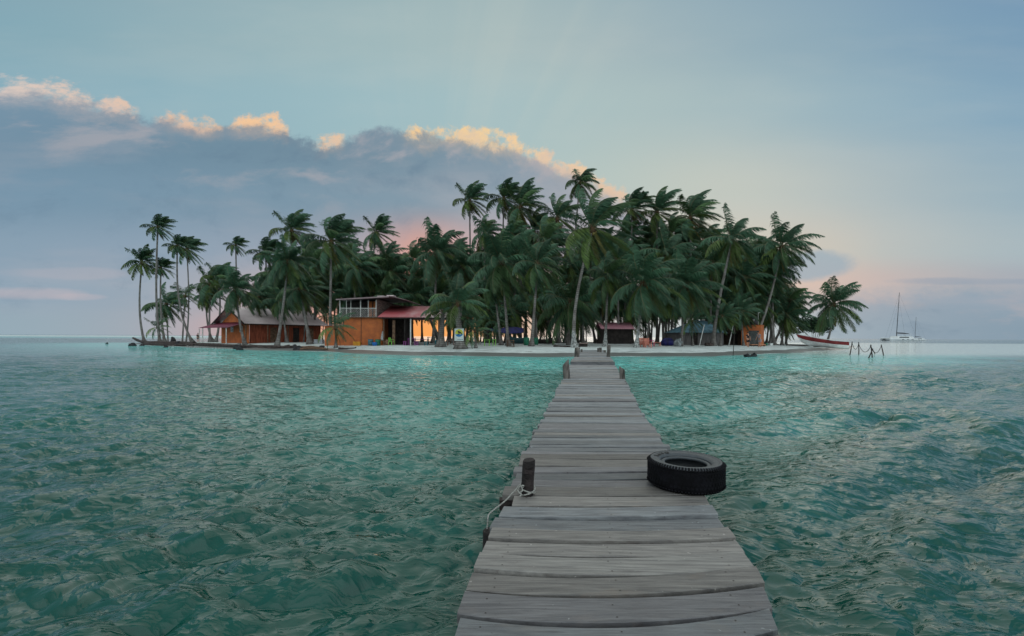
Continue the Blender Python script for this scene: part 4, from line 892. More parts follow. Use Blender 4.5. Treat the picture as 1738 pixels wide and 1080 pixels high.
# furniture under and by the shelter
def table(px, by, wpx, hpx, m, label, depth=.7, slats=False, group=None, name='table', Yo=None, mleg=None):
    c = ground(px, by) if Yo is None else at(px, Yo); k = c.y/F; w_ = wpx*k; h_ = hpx*k; root = empty(name, c, label, name.replace('_', ' '), group)
    mb = MB(); mb.box((c.x, c.y, c.z+h_), (w_, depth, .045)); mb.build('tabletop' if 'table' in name else 'seat', m, root)
    for sx in (-1, 1):
        for sy in (-1, 1):
            mb = MB(); mb.bar((c.x+sx*(w_/2-.05), c.y+sy*(depth/2-.06), c.z-.03), (c.x+sx*(w_/2-.05), c.y+sy*(depth/2-.06), c.z+h_-.02), .055); mb.build('leg', mleg or m, root)
    return root
def plastic_chair(px, by, hpx, m, label, yaw=0., cat='chair', slat=False):
    c = ground(px, by); s = hpx*c.y/F/.85; root = empty('chair', c, label, cat); rm = Matrix.Rotation(yaw, 3, 'Z')
    P = lambda x, y, z: c+rm @ Vector((x, y, z))*s
    mb = MB(); mb.box(P(0, 0, .42), (.44*s, .42*s, .035*s), yaw); mb.build('seat', m, root)
    mb = MB()
    mb.tube([P(-.21, .2, .42), P(-.2, .26, .68), P(-.12, .3, .83), P(.12, .3, .83), P(.2, .26, .68), P(.21, .2, .42)], .022*s, 6)
    for x in (-.12, -.04, .04, .12): mb.bar(P(x, .21, .43), P(x*.9, .3, .82), .035*s, .015*s)
    mb.build('backrest', m, root)
    for sx in (-1, 1):
        mb = MB(); mb.tube([P(sx*.24, -.2, .0), P(sx*.23, -.19, .6), P(sx*.23, .0, .66), P(sx*.22, .24, .62)], .022*s, 6); mb.build('armrest', m, root)
        mb = MB(); mb.bar(P(sx*.22, .2, 0), P(sx*.21, .2, .42), .04*s); mb.build('leg', m, root)
    return root
def drum(px, by, wpx, hpx, m, label, name='barrel', taper=1., Yo=None):
    c = ground(px, by) if Yo is None else at(px, Yo); k = c.y/F; r = wpx/2*k; h_ = hpx*k; root = empty(name, c, label, name.replace('_', ' '))
    mb = MB(); mb.lathe([(0, 0), (r*taper, 0), (r*(.97+.0*taper)*(taper+1)/2, h_*.3), (r*1.02*(taper+1)/2, h_*.33), (r*.97, h_*.36), (r*.97, h_*.64), (r*1.02, h_*.67), (r*.97, h_*.7), (r, h_), (r*.9, h_), (r*.88, h_*.93), (0, h_*.93)], c, 20); mb.build('body', m, root)
    mb = MB(); mb.lathe([(r*.98, h_*.97), (r*1.05, h_*.98), (r*1.05, h_*1.02), (r*.93, h_*1.02), (r*.93, h_*.99)], c, 20); mb.build('rim', m, root)
drum(629, 585.5, 9, 10.5, M['drum'], 'blue-grey drum standing against the orange wall', Yo=48.8)
drum(641.5, 585.5, 9, 10.5, M['dgreen'], 'green drum next to the corner of the orange wall', Yo=48.8)
drum(636, 587.5, 8.5, 6, M['blue'], 'bright blue tub in front of the drums', 'tub', .8, Yo=48.0)
drum(893.5, 586.5, 10, 13, M['dgreen'], 'dark green bin left of the leaning grey palm trunk', 'bin', .85)
drum(909.5, 585.5, 8.5, 12, M['dgreen'], 'dark green bin right of the leaning grey palm trunk', 'bin', .85)
for px, lb in ((602.8, 'left yellow crate on the sand by the orange wall'), (608.6, 'right yellow crate on the sand by the orange wall')):
    c = ground(px, 587); s = 5.4*c.y/F; root = empty('crate', c, lb, 'crate'); mb = MB()
    for z_ in (.06, .2, .34): 
        mb.box(c+Vector((0, -s/2, z_)), (s, .03, .1)); mb.box(c+Vector((0, s/2, z_)), (s, .03, .1)); mb.box(c+Vector((s/2, 0, z_)), (.03, s-.04, .1)); mb.box(c+Vector((-s/2, 0, z_)), (.03, s-.04, .1))
    mb.box(c+Vector((0, 0, .015)), (s-.04, s-.04, .02)); mb.build('slatted_sides', M['yellow'], root)
    mb = MB(); mb.box(c+Vector((0, 0, .41)), (s+.04, s+.04, .03)); mb.build('rim', M['yellow'], root)
# white cloth hanging from the house corner, patterned bag
c = pix(649.5, 562, 49.1); mb = MB(); N = 8; vs = []
for i in range(N+1):
    for j in range(7):
        t = i/N; wd_ = .08+.34*t if t < .8 else .35-.9*(t-.8); x = (j/6-.5)*wd_; vs.append(c+Vector((x-.05*t, .05*math.sin(j*2.1+i*.4)-.02, -t*.98-.1*(j % 2)*t)))
mb.add(vs, [(i*7+j, i*7+j+1, (i+1)*7+j+1, (i+1)*7+j) for i in range(N) for j in range(6)], True)
o = mb.single('hanging_cloth', mat('white_cotton', (.5,.53,.55), .9, .2, 5), c, 'white cloth hanging at the corner of the orange wall', 'cloth'); sm_ = o.modifiers.new('s', 'SOLIDIFY'); sm_.thickness = .01
c = ground(656.5, 586.5); mb = MB(); mb.ball(c+Vector((0, 0, .3)), .36, 1, .8, .9, 12, jit=.2, seed=4)
mb.single('basket', mat('patterned_weave', (.30,.17,.10), .8, .9, 9, .3, col2=(.05,.03,.03)), c, 'round speckled brown basket between the white cloth and the lime chair', 'basket')
plastic_chair(664.5, 586.8, 13.5, M['green'], 'lime-green plastic chair at the shelter entrance', 2.6)
plastic_chair(1283, 585, 8.5, M['white'], 'white plastic chair between the two people by the outhouse', .3)
table(687, 586.5, 5, 6.5, M['purple'], 'small purple stool under the left edge of the shelter', .3, name='stool')
table(699, 586.5, 12, 11.5, M['purple'], 'purple table standing at the white shelter post', .7)
table(707.8, 586.5, 4.4, 6.5, M['purple'], 'purple stool right of the white shelter post', .35, name='stool')
table(715, 584.5, 24, 9, M['purple'], 'long dim table in the middle of the shelter', .8, Yo=50, mleg=M['wood'])
table(723, 586.5, 6, 6.5, M['teal'], 'teal stool with a pale top at the front of the shelter', .35, name='stool', mleg=M['teal'])
table(733, 584.5, 14, 12, M['dgreen'], 'green-topped teal table near the thick palm trunk', .8, mleg=M['teal'])
table(741, 586, 5, 8, M['teal'], 'teal stool touching the thick palm trunk', .4, name='stool')
table(765, 586.5, 12, 9, M['plank'], 'bare wooden table left of the beach sign', .6)
table(757, 587, 8, 6.5, M['wood'], 'low brown bench between the thick palm trunk and the wooden table', .4, name='bench')
table(794, 586, 14, 9, M['wood'], 'dark wooden table right of the beach sign', .6, Yo=53)
table(826.5, 587.3, 9.5, 10.5, M['green'], 'lime-green table on the sand right of the small palm', .6)
table(839, 587.3, 6, 10.5, M['green'], 'lime-green high stool beside the lime table', .5, name='stool')
table(856, 584, 16, 5, M['wood'], 'low dark bench behind the grey trunks', .5, name='bench', Yo=55)
# wooden crate box under the star palm
c = ground(866.5, 589.5); root = empty('pallet_seat', c, 'broken wooden pallet seat at the foot of the middle grey trunk', 'pallet'); k = c.y/F
mb = MB(); [mb.box(c+Vector((0, 0, .1+i*.17)), (13*k, .5-.1*i, .05)) for i in range(4)]; mb.build('slat_frame', M['wood'], root)
mb = MB(); [mb.bar(c+Vector((sx*6*k, 0, -.05)), c+Vector((sx*5*k, .1, .68)), .07) for sx in (-1, 1)]; mb.build('upright', M['wood'], root)
# beach sign
YSg = ground(782, 592).y-.4; c = pix(779.2, 568.3, YSg); Wd, Hd = 15.6*YSg/F, 20.8*YSg/F
sg_ = empty('beach_sign', (c.x, YSg, c.z-Hd/2), 'white beach sign with a round yellow and blue sunset picture, fixed on the stout palm', 'sign')
mb = MB(); mb.box(c, (Wd, .04, Hd)); mb.build('board', mat('sign_white', (.55,.62,.62), .6, .12, 3), sg_)
rc = Wd*.42; cz = c.z+Hd*.14; yv = c.y-.026
def disc(a0, a1, n=28): return [(c.x+rc*math.cos(a0+(a1-a0)*i/n), yv, cz+rc*math.sin(a0+(a1-a0)*i/n)) for i in range(n+1)]
mb = MB(); mb.poly(disc(R(-18), R(198)), (0, .004, 0)); mb.build('yellow_sky', mat('sign_yellow', (.55,.5,.05), .6, .2, 6, col2=(.3,.4,.07)), sg_)
wave = [(c.x+rc*math.cos(R(-18))-(2*rc*math.cos(R(18)))*i/12, yv-.004, cz-rc*.31+rc*.1*math.sin(i*1.05+.6)) for i in range(1, 12)]
mb = MB(); mb.poly(disc(R(198), R(342))+wave, (0, .004, 0)); 
for i in range(len(mb.v)): mb.v[i] = (mb.v[i][0], mb.v[i][1]-.004 if abs(mb.v[i][1]-yv) < .001 else mb.v[i][1], mb.v[i][2])
mb.build('blue_sea', mat('sign_blue', (.02,.17,.42), .6, .2, 6), sg_)
S_ = lambda x, z: (c.x+rc*x, yv-.009, cz+rc*z)
mb = MB(); mb.poly([S_(-.42, .62), S_(-.12, .52), S_(.35, .3), S_(.74, -.08), S_(.8, -.34), S_(.3, -.1), S_(-.12, -.18), S_(-.3, .2)], (0, .003, 0)); mb.build('dark_silhouette', mat('sign_brown', (.05,.04,.03), .6, .2), sg_)
mb = MB(); mb.box((c.x+Wd*.08, yv, c.z-Hd*.385), (Wd*.55, .004, .035)); mb.box((c.x+Wd*.4, yv, c.z-Hd*.385), (.05, .005, .06)); mb.build('caption_line', M['drum'], sg_)
# ------------------------------------------------------------------ tarp and things beneath
tp = empty('navy_tarp', at(856, 56), 'dark navy tarpaulin stretched between the trunks behind the lime table', 'tarpaulin')
Q = [pix(822, 556.5, 54), pix(889, 556, 54), pix(888, 565.5, 52.5), pix(868, 566, 52.5), pix(842, 562, 52.5), pix(824, 558.5, 52.5)]
mb = MB(); N = 22; vs = []
for i in range(N+1):
    t = i/N; x = 822+67*t; yt = 556.3+1.2*math.sin(t*7)+(1.8 if .2 < t < .5 else 0)*.6; yb = np.interp(x, [822, 834, 850, 868, 889], [558.5, 562, 565, 566.5, 565])
    for j in range(5): vs.append(pix(x, yt+(yb-yt)*j/4, 54.5-1.6*j/4+.12*math.sin(i*1.3+j)))
mb.add(vs, [(i*5+j, i*5+j+1, (i+1)*5+j+1, (i+1)*5+j) for i in range(N) for j in range(4)], True)
o = mb.build('sheet', M['navy'], tp); sm_ = o.modifiers.new('s', 'SOLIDIFY'); sm_.thickness = .02
for p, y in ((823, 557), (889, 556.5)):
    mb = MB(); q = pix(p, y, 54.5); mb.bar((q.x, q.y, terr(q.x, q.y)-.1), q, .07); mb.build('pole', M['wood'], tp)
def canoe(pa_, pb_, hgt_, m, label, Yo):
    a, c = at(pa_, Yo), at(pb_, Yo); root = empty('dugout_canoe', (a+c)/2, label, 'canoe'); mb = MB(); N = 12; vs = []
    for i in range(N+1):
        t = i/N; s_ = max(.04, math.sin(math.pi*min(max(t, .02), .98))**.5); p = a.lerp(c, t); sheer = hgt_*(1+.5*(2*t-1)**4)
        for (wy_, wz) in ((-.42, 1), (-.36, .45), (-.12, .02), (.12, .02), (.36, .45), (.42, 1), (.36, .98), (0, .3), (-.36, .98)): vs.append(p+Vector((0, wy_*s_, sheer*wz if wz > .1 else hgt_*.02+.12*hgt_*(2*t-1)**4)))
    mb.add(vs, [(i*9+j, i*9+(j+1) % 9, (i+1)*9+(j+1) % 9, (i+1)*9+j) for i in range(N) for j in range(9)], True); mb.build('hull', m, root)
    mb = MB(); [mb.box((a.lerp(c, t)+Vector((0, 0, hgt_*.8))), (.16, .66, .03)) for t in (.3, .55, .78)]; mb.build('thwart', M['wood'], root)
canoe(866, 896, .75, mat('hull_dark_teal', (.02,.07,.08), .6, .3, 3), 'dark teal canoe resting under the navy tarpaulin', 57)
canoe(905, 938, .6, M['dark'], 'black canoe lying behind the green bins', 59)
# ------------------------------------------------------------------ huts on the right side
def simple_hut(px0, px1, Yf, dep, zeave, zridge, mroof, mwall, label, hip=None, name='hut'):
    x0, x1 = wx_(px0, Yf), wx_(px1, Yf); g = terr((x0+x1)/2, Yf+1)-.15; root = empty(name, ((x0+x1)/2, Yf+dep/2, g+.15), label, 'hut')
    ins = .35; mb = MB(); mb.box(((x0+x1)/2, Yf+dep/2, (g+zeave)/2), (x1-x0-2*ins, dep-2*ins, zeave-g+.1)); mb.build('wall', mwall, root)
    mb = MB(); ym = Yf+dep/2; h0, h1 = (hip or (0, 0)); r0, r1 = x0+h0, x1-h1
    mb.corr((x0, Yf, zeave), (x1, Yf, zeave), (r1, ym, zridge), (r0, ym, zridge), 18); mb.corr((x1, Yf+dep, zeave), (x0, Yf+dep, zeave), (r0, ym, zridge), (r1, ym, zridge), 18)
    if hip: mb.poly([(x0, Yf, zeave), (x0, Yf+dep, zeave), (r0, ym, zridge)], (0, 0, -.03)); mb.poly([(x1, Yf, zeave), (r1, ym, zridge), (x1, Yf+dep, zeave)], (0, 0, -.03))
    mb.build('roof', mroof, root)
    mb = MB(); mb.box((x0+(x1-x0)*.35, Yf+ins-.03, g+.95), (.8, .06, 1.8)); mb.build('door', M['dark'], root)
    return root
simple_hut(1020, 1078, 60, 5, 2.62, 3.55, M['roofpink'], M['dark'], 'low dark hut with a faded pinkish red tin roof behind the jetty foot')
simple_hut(1151, 1235, 56, 5.5, 2.15, 3.75, M['bluetarp'], mat('grey_boards', (.17,.16,.16), .9, .4, 4, .4, 20, stretch=(6,6,.5)), 'grey hut under a blue-grey hipped tarp roof on the right of the grove', hip=(3.0, 1.7))
simple_hut(1236, 1271, 60, 4.5, 2.1, 3.5, M['thatch'], M['thatch'], 'small dark thatched hut left of the orange outhouse', hip=(.9, .9))
# outhouse and tank
C = Vector((31.4, 57, 0)); D1 = Vector((-.8, .6, 0)); D2 = Vector((.6, .8, 0)); g = terr(C.x, C.y)-.1
a1, a2 = 2.25, 2.3
oh = empty('outhouse', (C+D1*a1/2+D2*a2/2)+Vector((0, 0, g)), 'square orange outhouse with a black water tank on its roof', 'outhouse')
ZO = 3.12; c0 = [C, C+D2*a2, C+D2*a2+D1*a1, C+D1*a1]
mb = MB(); mb.poly([q+Vector((0, 0, g)) for q in c0], (0, 0, ZO-g)); mb.build('wall', M['orange'], oh)
mb = MB(); mb.poly([C+D1*.2-D2*.03+Vector((0, 0, g+.05)), C+D1*.2-D2*.03+Vector((0, 0, g+2.1)), C+D1*1.4-D2*.03+Vector((0, 0, g+2.1)), C+D1*1.4-D2*.03+Vector((0, 0, g+.05))], D2*.02); mb.build('door', mat('grey_green_door', (.09,.1,.1), .8, .3, 4), oh)
mb = MB(); mb.poly([q+(q-(C+D1*a1/2+D2*a2/2)).normalized()*.08+Vector((0, 0, ZO+.002)) for q in c0], (0, 0, .06)); mb.build('roof_slab', M['orange'], oh)
tq = C+D1*1.1+D2*1.1; tk = empty('water_tank', tq+Vector((0, 0, ZO+.065)), 'black plastic water tank with white letters standing on the orange outhouse', 'water tank')
mb = MB(); tr_ = .6; mb.lathe([(0, 0), (tr_*.96, 0), (tr_, .05), (tr_*.98, .3), (tr_, .33), (tr_*.98, .36), (tr_*.98, .66), (tr_, .69), (tr_*.98, .72), (tr_*.96, .95), (tr_*.6, 1.1), (tr_*.25, 1.14), (0, 1.14)], tk.location, 32); mb.build('body', M['tank'], tk)
mb = MB(); mb.lathe([(0, 1.14), (.17, 1.14), (.17, 1.22), (.14, 1.24), (0, 1.24)], tk.location, 20); mb.build('lid', M['tank'], tk)
mb = MB(); vs, fs = textmesh('pad', .42, .004); view = math.atan2(tk.location.x, tk.location.y)
for v in vs:
    th = -math.pi/2-view+v.x/tr_-.17; mb.v.append(tuple(Vector(tk.location)+Vector(((tr_+.012+v.z)*math.cos(th), (tr_+.012+v.z)*math.sin(th), .62+v.y))))
mb.f = fs; mb.fm = [0]*len(fs); mb.sm = [False]*len(fs); mb.build('lettering', M['white'], tk)
mb = MB(); q0 = tk.location+Vector((.55, -.3, 0)); mb.tube([q0+Vector((0, 0, -.2)), q0+Vector((0, 0, 1.6)), q0+Vector((.25, 0, 1.6))], .03, 6); mb.build('pipe', M['white'], tk)
# ------------------------------------------------------------------ seats on the right beach
def slat_bench(px, by, label, mback, mseat, wpx=18):
    c = ground(px, by); k = c.y/F; w_ = wpx*k; root = empty('deck_chair', c, label, 'deck chair')
    mb = MB(); [mb.box(c+Vector((-w_/2+w_*(i+.5)/7, .35, .55)), (w_/9, .04, .75), M_=Matrix.Rotation(R(-18), 3, 'X')) for i in range(7)]; mb.box(c+Vector((0, .45, .86)), (w_, .05, .1)); mb.build('backrest', mback, root)
    mb = MB(); [mb.box(c+Vector((0, -.3+.13*i, .33)), (w_, .1, .03)) for i in range(5)]; mb.build('seat', mseat, root)
    for sx in (-1, 1):
        mb = MB(); mb.box(c+Vector((sx*w_/2, 0, .55)), (.1, .75, .04)); mb.bar(c+Vector((sx*w_/2, -.32, -.02)), c+Vector((sx*w_/2, -.32, .55)), .07); mb.bar(c+Vector((sx*w_/2, .3, -.02)), c+Vector((sx*w_/2, .5, .95)), .07); mb.build('armrest', mseat, root)
    return root
slat_bench(1089.5, 589, 'salmon slatted deck chair just right of the whitewashed trunk', M['salmon'], M['salmon'], 8)
slat_bench(1099, 590.3, 'front salmon deck chair before the magenta table', M['salmon'], M['salmon'], 9)
table(1101, 588, 15, 10, M['pink'], 'magenta table between the salmon seats', .9, mleg=M['pink'])
table(1115, 588, 11, 6.5, M['salmon'], 'low salmon bench right of the magenta table', .5, name='bench')
c = ground(1133, 587); mb = MB(); mb.ball(c+Vector((0, 0, .35)), .72, 1.05, .8, .78, 12, jit=.25, seed=9)
mb.single('covered_pile', M['navy'], c, 'black covered heap between the salmon bench and the grey sack', 'heap')
c = ground(1150, 588.5); mb = MB(); mb.ball(c+Vector((.05, 0, .3)), .5, .9, .7, 1.15, 10, jit=.5, seed=2)
mb.single('sack', M['greytarp'], c, 'lumpy grey sack leaning against the front palm trunk', 'sack')
c = ground(1203, 587.5); mb = MB(); mb.ball(c+Vector((0, 0, .12)), .5, 1.1, .7, .5, 10, jit=.5, seed=12); mb.single('tree_stump', M['drift'], c, 'low dark stump at the foot of the leaning pale palm', 'stump')
# plank bench between the two people
c = ground(1286, 588); k = c.y/F; root = empty('plank_bench', c, 'low pale orange plank bench at the feet of the two people', 'bench')
mb = MB(); mb.box(c+Vector((0, 0, .2)), (24*k, .5, .1)); mb.build('seat', mat('pale_orange_plank', (.5,.24,.14), .8, .3, 3), root)
for sx in (-.8, .8): mb = MB(); mb.box(c+Vector((sx, 0, .07)), (.12, .4, .16)); mb.build('leg', M['wood'], root)
c = ground(1300.5, 587); mb = MB(); mb.lathe([(0, 0), (.14, 0), (.2, .34), (.17, .34), (.13, .04), (0, .04)], c, 14); mb.single('bucket', M['dgreen'], c, 'green bucket at the corner of the orange outhouse', 'bucket')
c = ground(1308, 586.5); mb = MB(); mb.box(c+Vector((0, 0, .13)), (.45, .35, .26), .3); mb.box(c+Vector((0, 0, .28)), (.49, .39, .05), .3); mb.single('cool_box', M['boatwhite'], c, 'small white cool box right of the orange outhouse', 'cool box')
# white chest and bottle by long hut
c = ground(541.5, 583.5); mb = MB(); mb.box(c+Vector((0, 0, .22)), (1.0, .6, .44)); mb.box(c+Vector((0, 0, .47)), (1.06, .66, .07)); mb.single('chest', mat('pale_blue_grey', (.4,.43,.47), .6, .15), c, 'pale chest by the right end of the long hut', 'chest')
# volleyball poles
def pole(p0, p1, r, m, label, cat='pole', name='pole', Yo=None):
    b0 = ground(*p0) if Yo is None else at(p0[0], Yo); t0 = pix(p1[0], p1[1], b0.y); root_ = MB(); root_.tube([b0-Vector((0, 0, .2)), b0.lerp(t0, .5)+Vector((.01, 0, 0)), t0], [r, r*.9, r*.7], 8)
    return root_.single(name, m, b0, label, cat)
pole((1186, 590), (1195.5, 551), .045, M['white'], 'white leaning pole in front of the blue-grey roof', name='net_pole')
pole((1236, 588.5), (1244.6, 553), .06, M['white'], 'brighter white leaning pole left of the thin vertical stake', name='net_pole')
pole((1244, 605), (1247, 557), .03, M['drift'], 'thin dark stake standing at the waterline', name='stake')
pole((1334, 584.5), (1348.5, 481), .13, M['bark'], 'tall bare leaning palm trunk without a crown at the right edge of the grove', 'tree trunk', 'bare_palm_trunk')
pole((1258, 586), (1256, 545), .05, M['wood'], 'thin dark post behind the person in black', name='stake')
# ------------------------------------------------------------------ people
def skin_body(nodes, edges, sub=2):
    me = bpy.data.meshes.new('body'); me.from_pydata([n[0] for n in nodes], edges, []); o = bpy.data.objects.new('tmp', me); COL.objects.link(o)
    o.modifiers.new('skin', 'SKIN'); sv = me.skin_vertices[0].data if me.skin_vertices else None
    if sv is None:
        import bmesh; bm = bmesh.new(); bm.from_mesh(me); lay = bm.verts.layers.skin.verify(); bm.to_mesh(me); bm.free(); sv = me.skin_vertices[0].data
    for i, n in enumerate(nodes): r = n[1]; sv[i].radius = r if isinstance(r, tuple) else (r, r); sv[i].use_root = (i == 0)
    sb = o.modifiers.new('sub', 'SUBSURF'); sb.levels = sub; sb.render_levels = sub
    dg = bpy.context.evaluated_depsgraph_get(); dg.update(); out = bpy.data.meshes.new_from_object(o.evaluated_get(dg)); bpy.data.objects.remove(o); bpy.data.meshes.remove(me)
    for p in out.polygons: p.use_smooth = True
    return out
def person(base, hgt_, label, face, top_m, bottom_m, top_kind, lean=0., arms=((.1, -.05), (.1, .1)), short=True, sleeve=True):
    s = hgt_/1.75; root = empty('person', base, label, 'person'); root.rotation_euler = (0, 0, face); root.scale = (s, s, s)
    lx = lambda z: -lean*max(0, z-.95)
    N = [((0, 0, .95), (.15, .11)), ((0, lx(1.15), 1.15), (.13, .1)), ((0, lx(1.38), 1.38), (.16, .1)), ((0, lx(1.5)*1.05, 1.5), (.055, .055)), ((0, lx(1.56)*1.1, 1.56), (.06, .065)), ((0, lx(1.64)*1.12-.01, 1.65), (.078, .09)), ((0, lx(1.72)*1.12, 1.74), (.05, .055))]
    E = [(0, 1), (1, 2), (2, 3), (3, 4), (4, 5), (5, 6)]
    def add(p, r, par): N.append((p, r)); E.append((par, len(N)-1)); return len(N)-1
    hands = []
    for sd_, (sp, fw) in zip((-1, 1), arms):
        a = add((sd_*.19, lx(1.4), 1.41), .05, 2); a = add((sd_*(.22+sp*.5), lx(1.15)-fw*.4, 1.14), .042, a); a = add((sd_*(.23+sp), lx(.9)-fw*1.4-.03, .9), .03, a); h0 = N[a][0]
        a = add((h0[0], h0[1]-.015, h0[2]-.07), (.035, .02), a)
        for f in range(4):
            yy = (f-1.5)*.02; L_ = (.055, .07, .075, .06)[f]; b1 = add((h0[0]-sd_*.005, h0[1]-.015+yy, h0[2]-.07-L_*.6), .009, a); add((h0[0]-sd_*.02, h0[1]-.02+yy, h0[2]-.07-L_*1.1), .008, b1)
        add((h0[0]-sd_*.01, h0[1]-.055, h0[2]-.06), .01, a)
    for sd_ in (-1, 1):
        st = .04 if sd_ > 0 else -.02
        a = add((sd_*.09, 0, .85), .085, 0); a = add((sd_*.1, -st*.5, .5), .055, a); a = add((sd_*.1, st*.3, .28), .05, a); a = add((sd_*.1, st, .09), .035, a); a = add((sd_*.105, st-.08, .04), (.04, .03), a); add((sd_*.11, st-.17, .025), (.035, .02), a)
    link('body', skin_body(N, E), M['skin'], root)
    # clothes follow the body
    T = [((0, lx(.93), .93), (.165, .125)), ((0, lx(1.15), 1.15), (.145, .115)), ((0, lx(1.36), 1.36), (.175, .115)), ((0, lx(1.44), 1.45), (.09, .08))]; TE = [(0, 1), (1, 2), (2, 3)]
    if sleeve:
        for sd_, (sp, fw) in zip((-1, 1), arms): T.append(((sd_*.19, lx(1.4), 1.41), .065)); TE.append((2, len(T)-1)); T.append(((sd_*(.21+sp*.3), lx(1.25)-fw*.2, 1.24), .06)); TE.append((len(T)-2, len(T)-1))
    link('shirt', skin_body(T, TE), top_m, root)
    Bn = [((0, 0, .93), (.16, .125))]; BE = []
    for sd_ in (-1, 1):
        Bn.append(((sd_*.1, 0, .82), .105)); BE.append((0, len(Bn)-1)); Bn.append(((sd_*.105, 0, .55 if short else .15), .09)); BE.append((len(Bn)-2, len(Bn)-1))
    link('shorts' if short else 'trousers', skin_body(Bn, BE), bottom_m, root)
    hb2 = MB(); hy = lx(1.66)*1.12
    hb2.ball((0, hy+.018, 1.69), .1, .92, 1.02, .98, 14); me = bpy.data.meshes.new('hair'); me.from_pydata(hb2.v, [], hb2.f); me.polygons.foreach_set('use_smooth', hb2.sm); me.materials.append(M['hair']); link('hair', me, parent=root)
    fb = MB(); fb.ball((0, hy-.1, 1.635), .02, .8, 1, 1.4, 8); me = bpy.data.meshes.new('nose'); me.from_pydata(fb.v, [], fb.f); me.materials.append(M['skin']); link('nose', me, parent=root)
    for sd_ in (-1, 1):
        for nm, pos, r, m_ in (('eye', (sd_*.033, hy-.09, 1.66), .012, M['hair']), ('ear', (sd_*.085, hy, 1.64), .024, M['skin'])):
            fb = MB(); fb.ball(pos, r, .6, 1, 1.2, 8); me = bpy.data.meshes.new(nm); me.from_pydata(fb.v, [], fb.f); me.materials.append(m_); link(nm, me, parent=root)
    fb = MB(); fb.box((0, hy-.088, 1.595), (.045, .01, .01)); me = bpy.data.meshes.new('mouth'); me.from_pydata(fb.v, [], fb.f); me.materials.append(mat('lips', (.3,.1,.08))); link('mouth', me, parent=root)
    return root
g = ground(1269.5, 589.5); person(g, 25.6*g.y/F, 'person in black shirt and shorts standing left of the plank bench', .25, M['blackcloth'], M['blackcloth'], 'shirt', arms=((.12, .15), (.08, .02)))
g = ground(1289.5, 590); person(g, 27*g.y/F, 'person in pale clothes bending forward right of the plank bench', -1.2, M['greycloth'], M['greycloth'], 'shirt', lean=.35, arms=((.05, .15), (.05, .2)))
g = at(336, 83); person(g, 15.3*g.y/F, 'distant person in dark clothes standing on the left spit against the sea', .9, M['blackcloth'], M['blackcloth'], 'shirt', short=True, arms=((.04, .02), (.04, .05)))
# ------------------------------------------------------------------ beached boat
bt = empty('wooden_boat', ground(1400, 592), 'long red and white open boat drawn up on the right end of the beach', 'boat')
a = pix(1358, 574, 60.5); c = pix(1441, 584, 57.5); a.z = terr(a.x, a.y)+.25; c.z = .12; N = 26; ax_ = (c-a); Ln = ax_.length; ad = ax_.normalized(); sdv = Vector((ad.y, -ad.x, 0)).normalized()
if sdv.y > 0: sdv = -sdv
def bsec(t):
    w_ = .82*math.sin(math.pi*min(1, .08+t*.78)/1.0)**.75 if t < .62 else .82*(1-.25*((t-.62)/.38)**2); w_ = max(w_*min(1, t/.3)**.6, .02)
    keel = a.lerp(c, t)+Vector((0, 0, .55*max(0, (.25-t)/.25)**2)); zt = pix(1358+(1441-1358)*t, np.interp(t, [0, .15, .4, .7, 1], [567.2, 569.8, 574, 578, 579.7]), a.lerp(c, t).y).z
    return keel, w_, zt
def hull(z0, z1, grow, name, m):
    mb = MB(); vs = []; K = 5
    for i in range(N+1):
        keel, w_, zt = bsec(i/N); hh = zt-keel.z
        for sgn in (1, -1):
            for j in range(K+1):
                q = z0+(z1-z0)*j/K; prof_ = math.sin(min(1, q*1.02)*math.pi/2)**.55; vs.append(Vector((keel.x, keel.y, keel.z+hh*q))+sdv*sgn*(w_*(.25+.75*prof_ if q > .01 else .0)*1+grow)+ad*(-.5*(q)*(1-min(1, i/N*5))))
    st = 2*(K+1)
    for i in range(N):
        for sg2 in (0, K+1):
            for j in range(K):
                q = i*st+sg2+j; mb.f.append((q, q+1, q+st+1, q+st) if sg2 == 0 else (q, q+st, q+st+1, q+1))
    mb.f.append(tuple(N*st+j for j in range(K+1))+tuple(N*st+K+1+j for j in reversed(range(K+1))))
    mb.f.append(tuple(j for j in range(K+1))+tuple(K+1+j for j in reversed(range(K+1))))
    mb.v = [tuple(v) for v in vs]; mb.fm = [0]*len(mb.f); mb.sm = [True]*(len(mb.f)-2)+[False]*2; return mb.build(name, m, bt)
hull(0, .52, 0, 'lower_hull', M['boatwhite']); hull(.525, .93, .012, 'red_band', M['boatred'])
mb = MB()
for sgn in (1, -1):
    pts = []
    for i in range(N+1):
        keel, w_, zt = bsec(i/N); pts.append(Vector((keel.x, keel.y, zt))+sdv*sgn*(w_+.02)+ad*(-.5*(1-min(1, i/N*5))))
    mb.tube(pts, .045, 6)
mb.build('gunwale', M['boatwhite'], bt)
mb = MB(); mbi = [bsec(t) for t in (.2, .4, .6, .8, .97)]
for keel, w_, zt in mbi: mb.bar(Vector((keel.x, keel.y, zt-.12))+sdv*(w_-.03), Vector((keel.x, keel.y, zt-.12))-sdv*(w_-.03), .05, .2)
mb.build('thwart', M['wood'], bt)
c = ground(1387, 589.5); mb = MB(); mb.tube([c+Vector((-.5, 0, .05)), c+Vector((.6, .1, .12))], [.1, .09], 8); mb.single('boat_roller', M['drift'], c, 'short log under the keel of the beached boat', 'log')
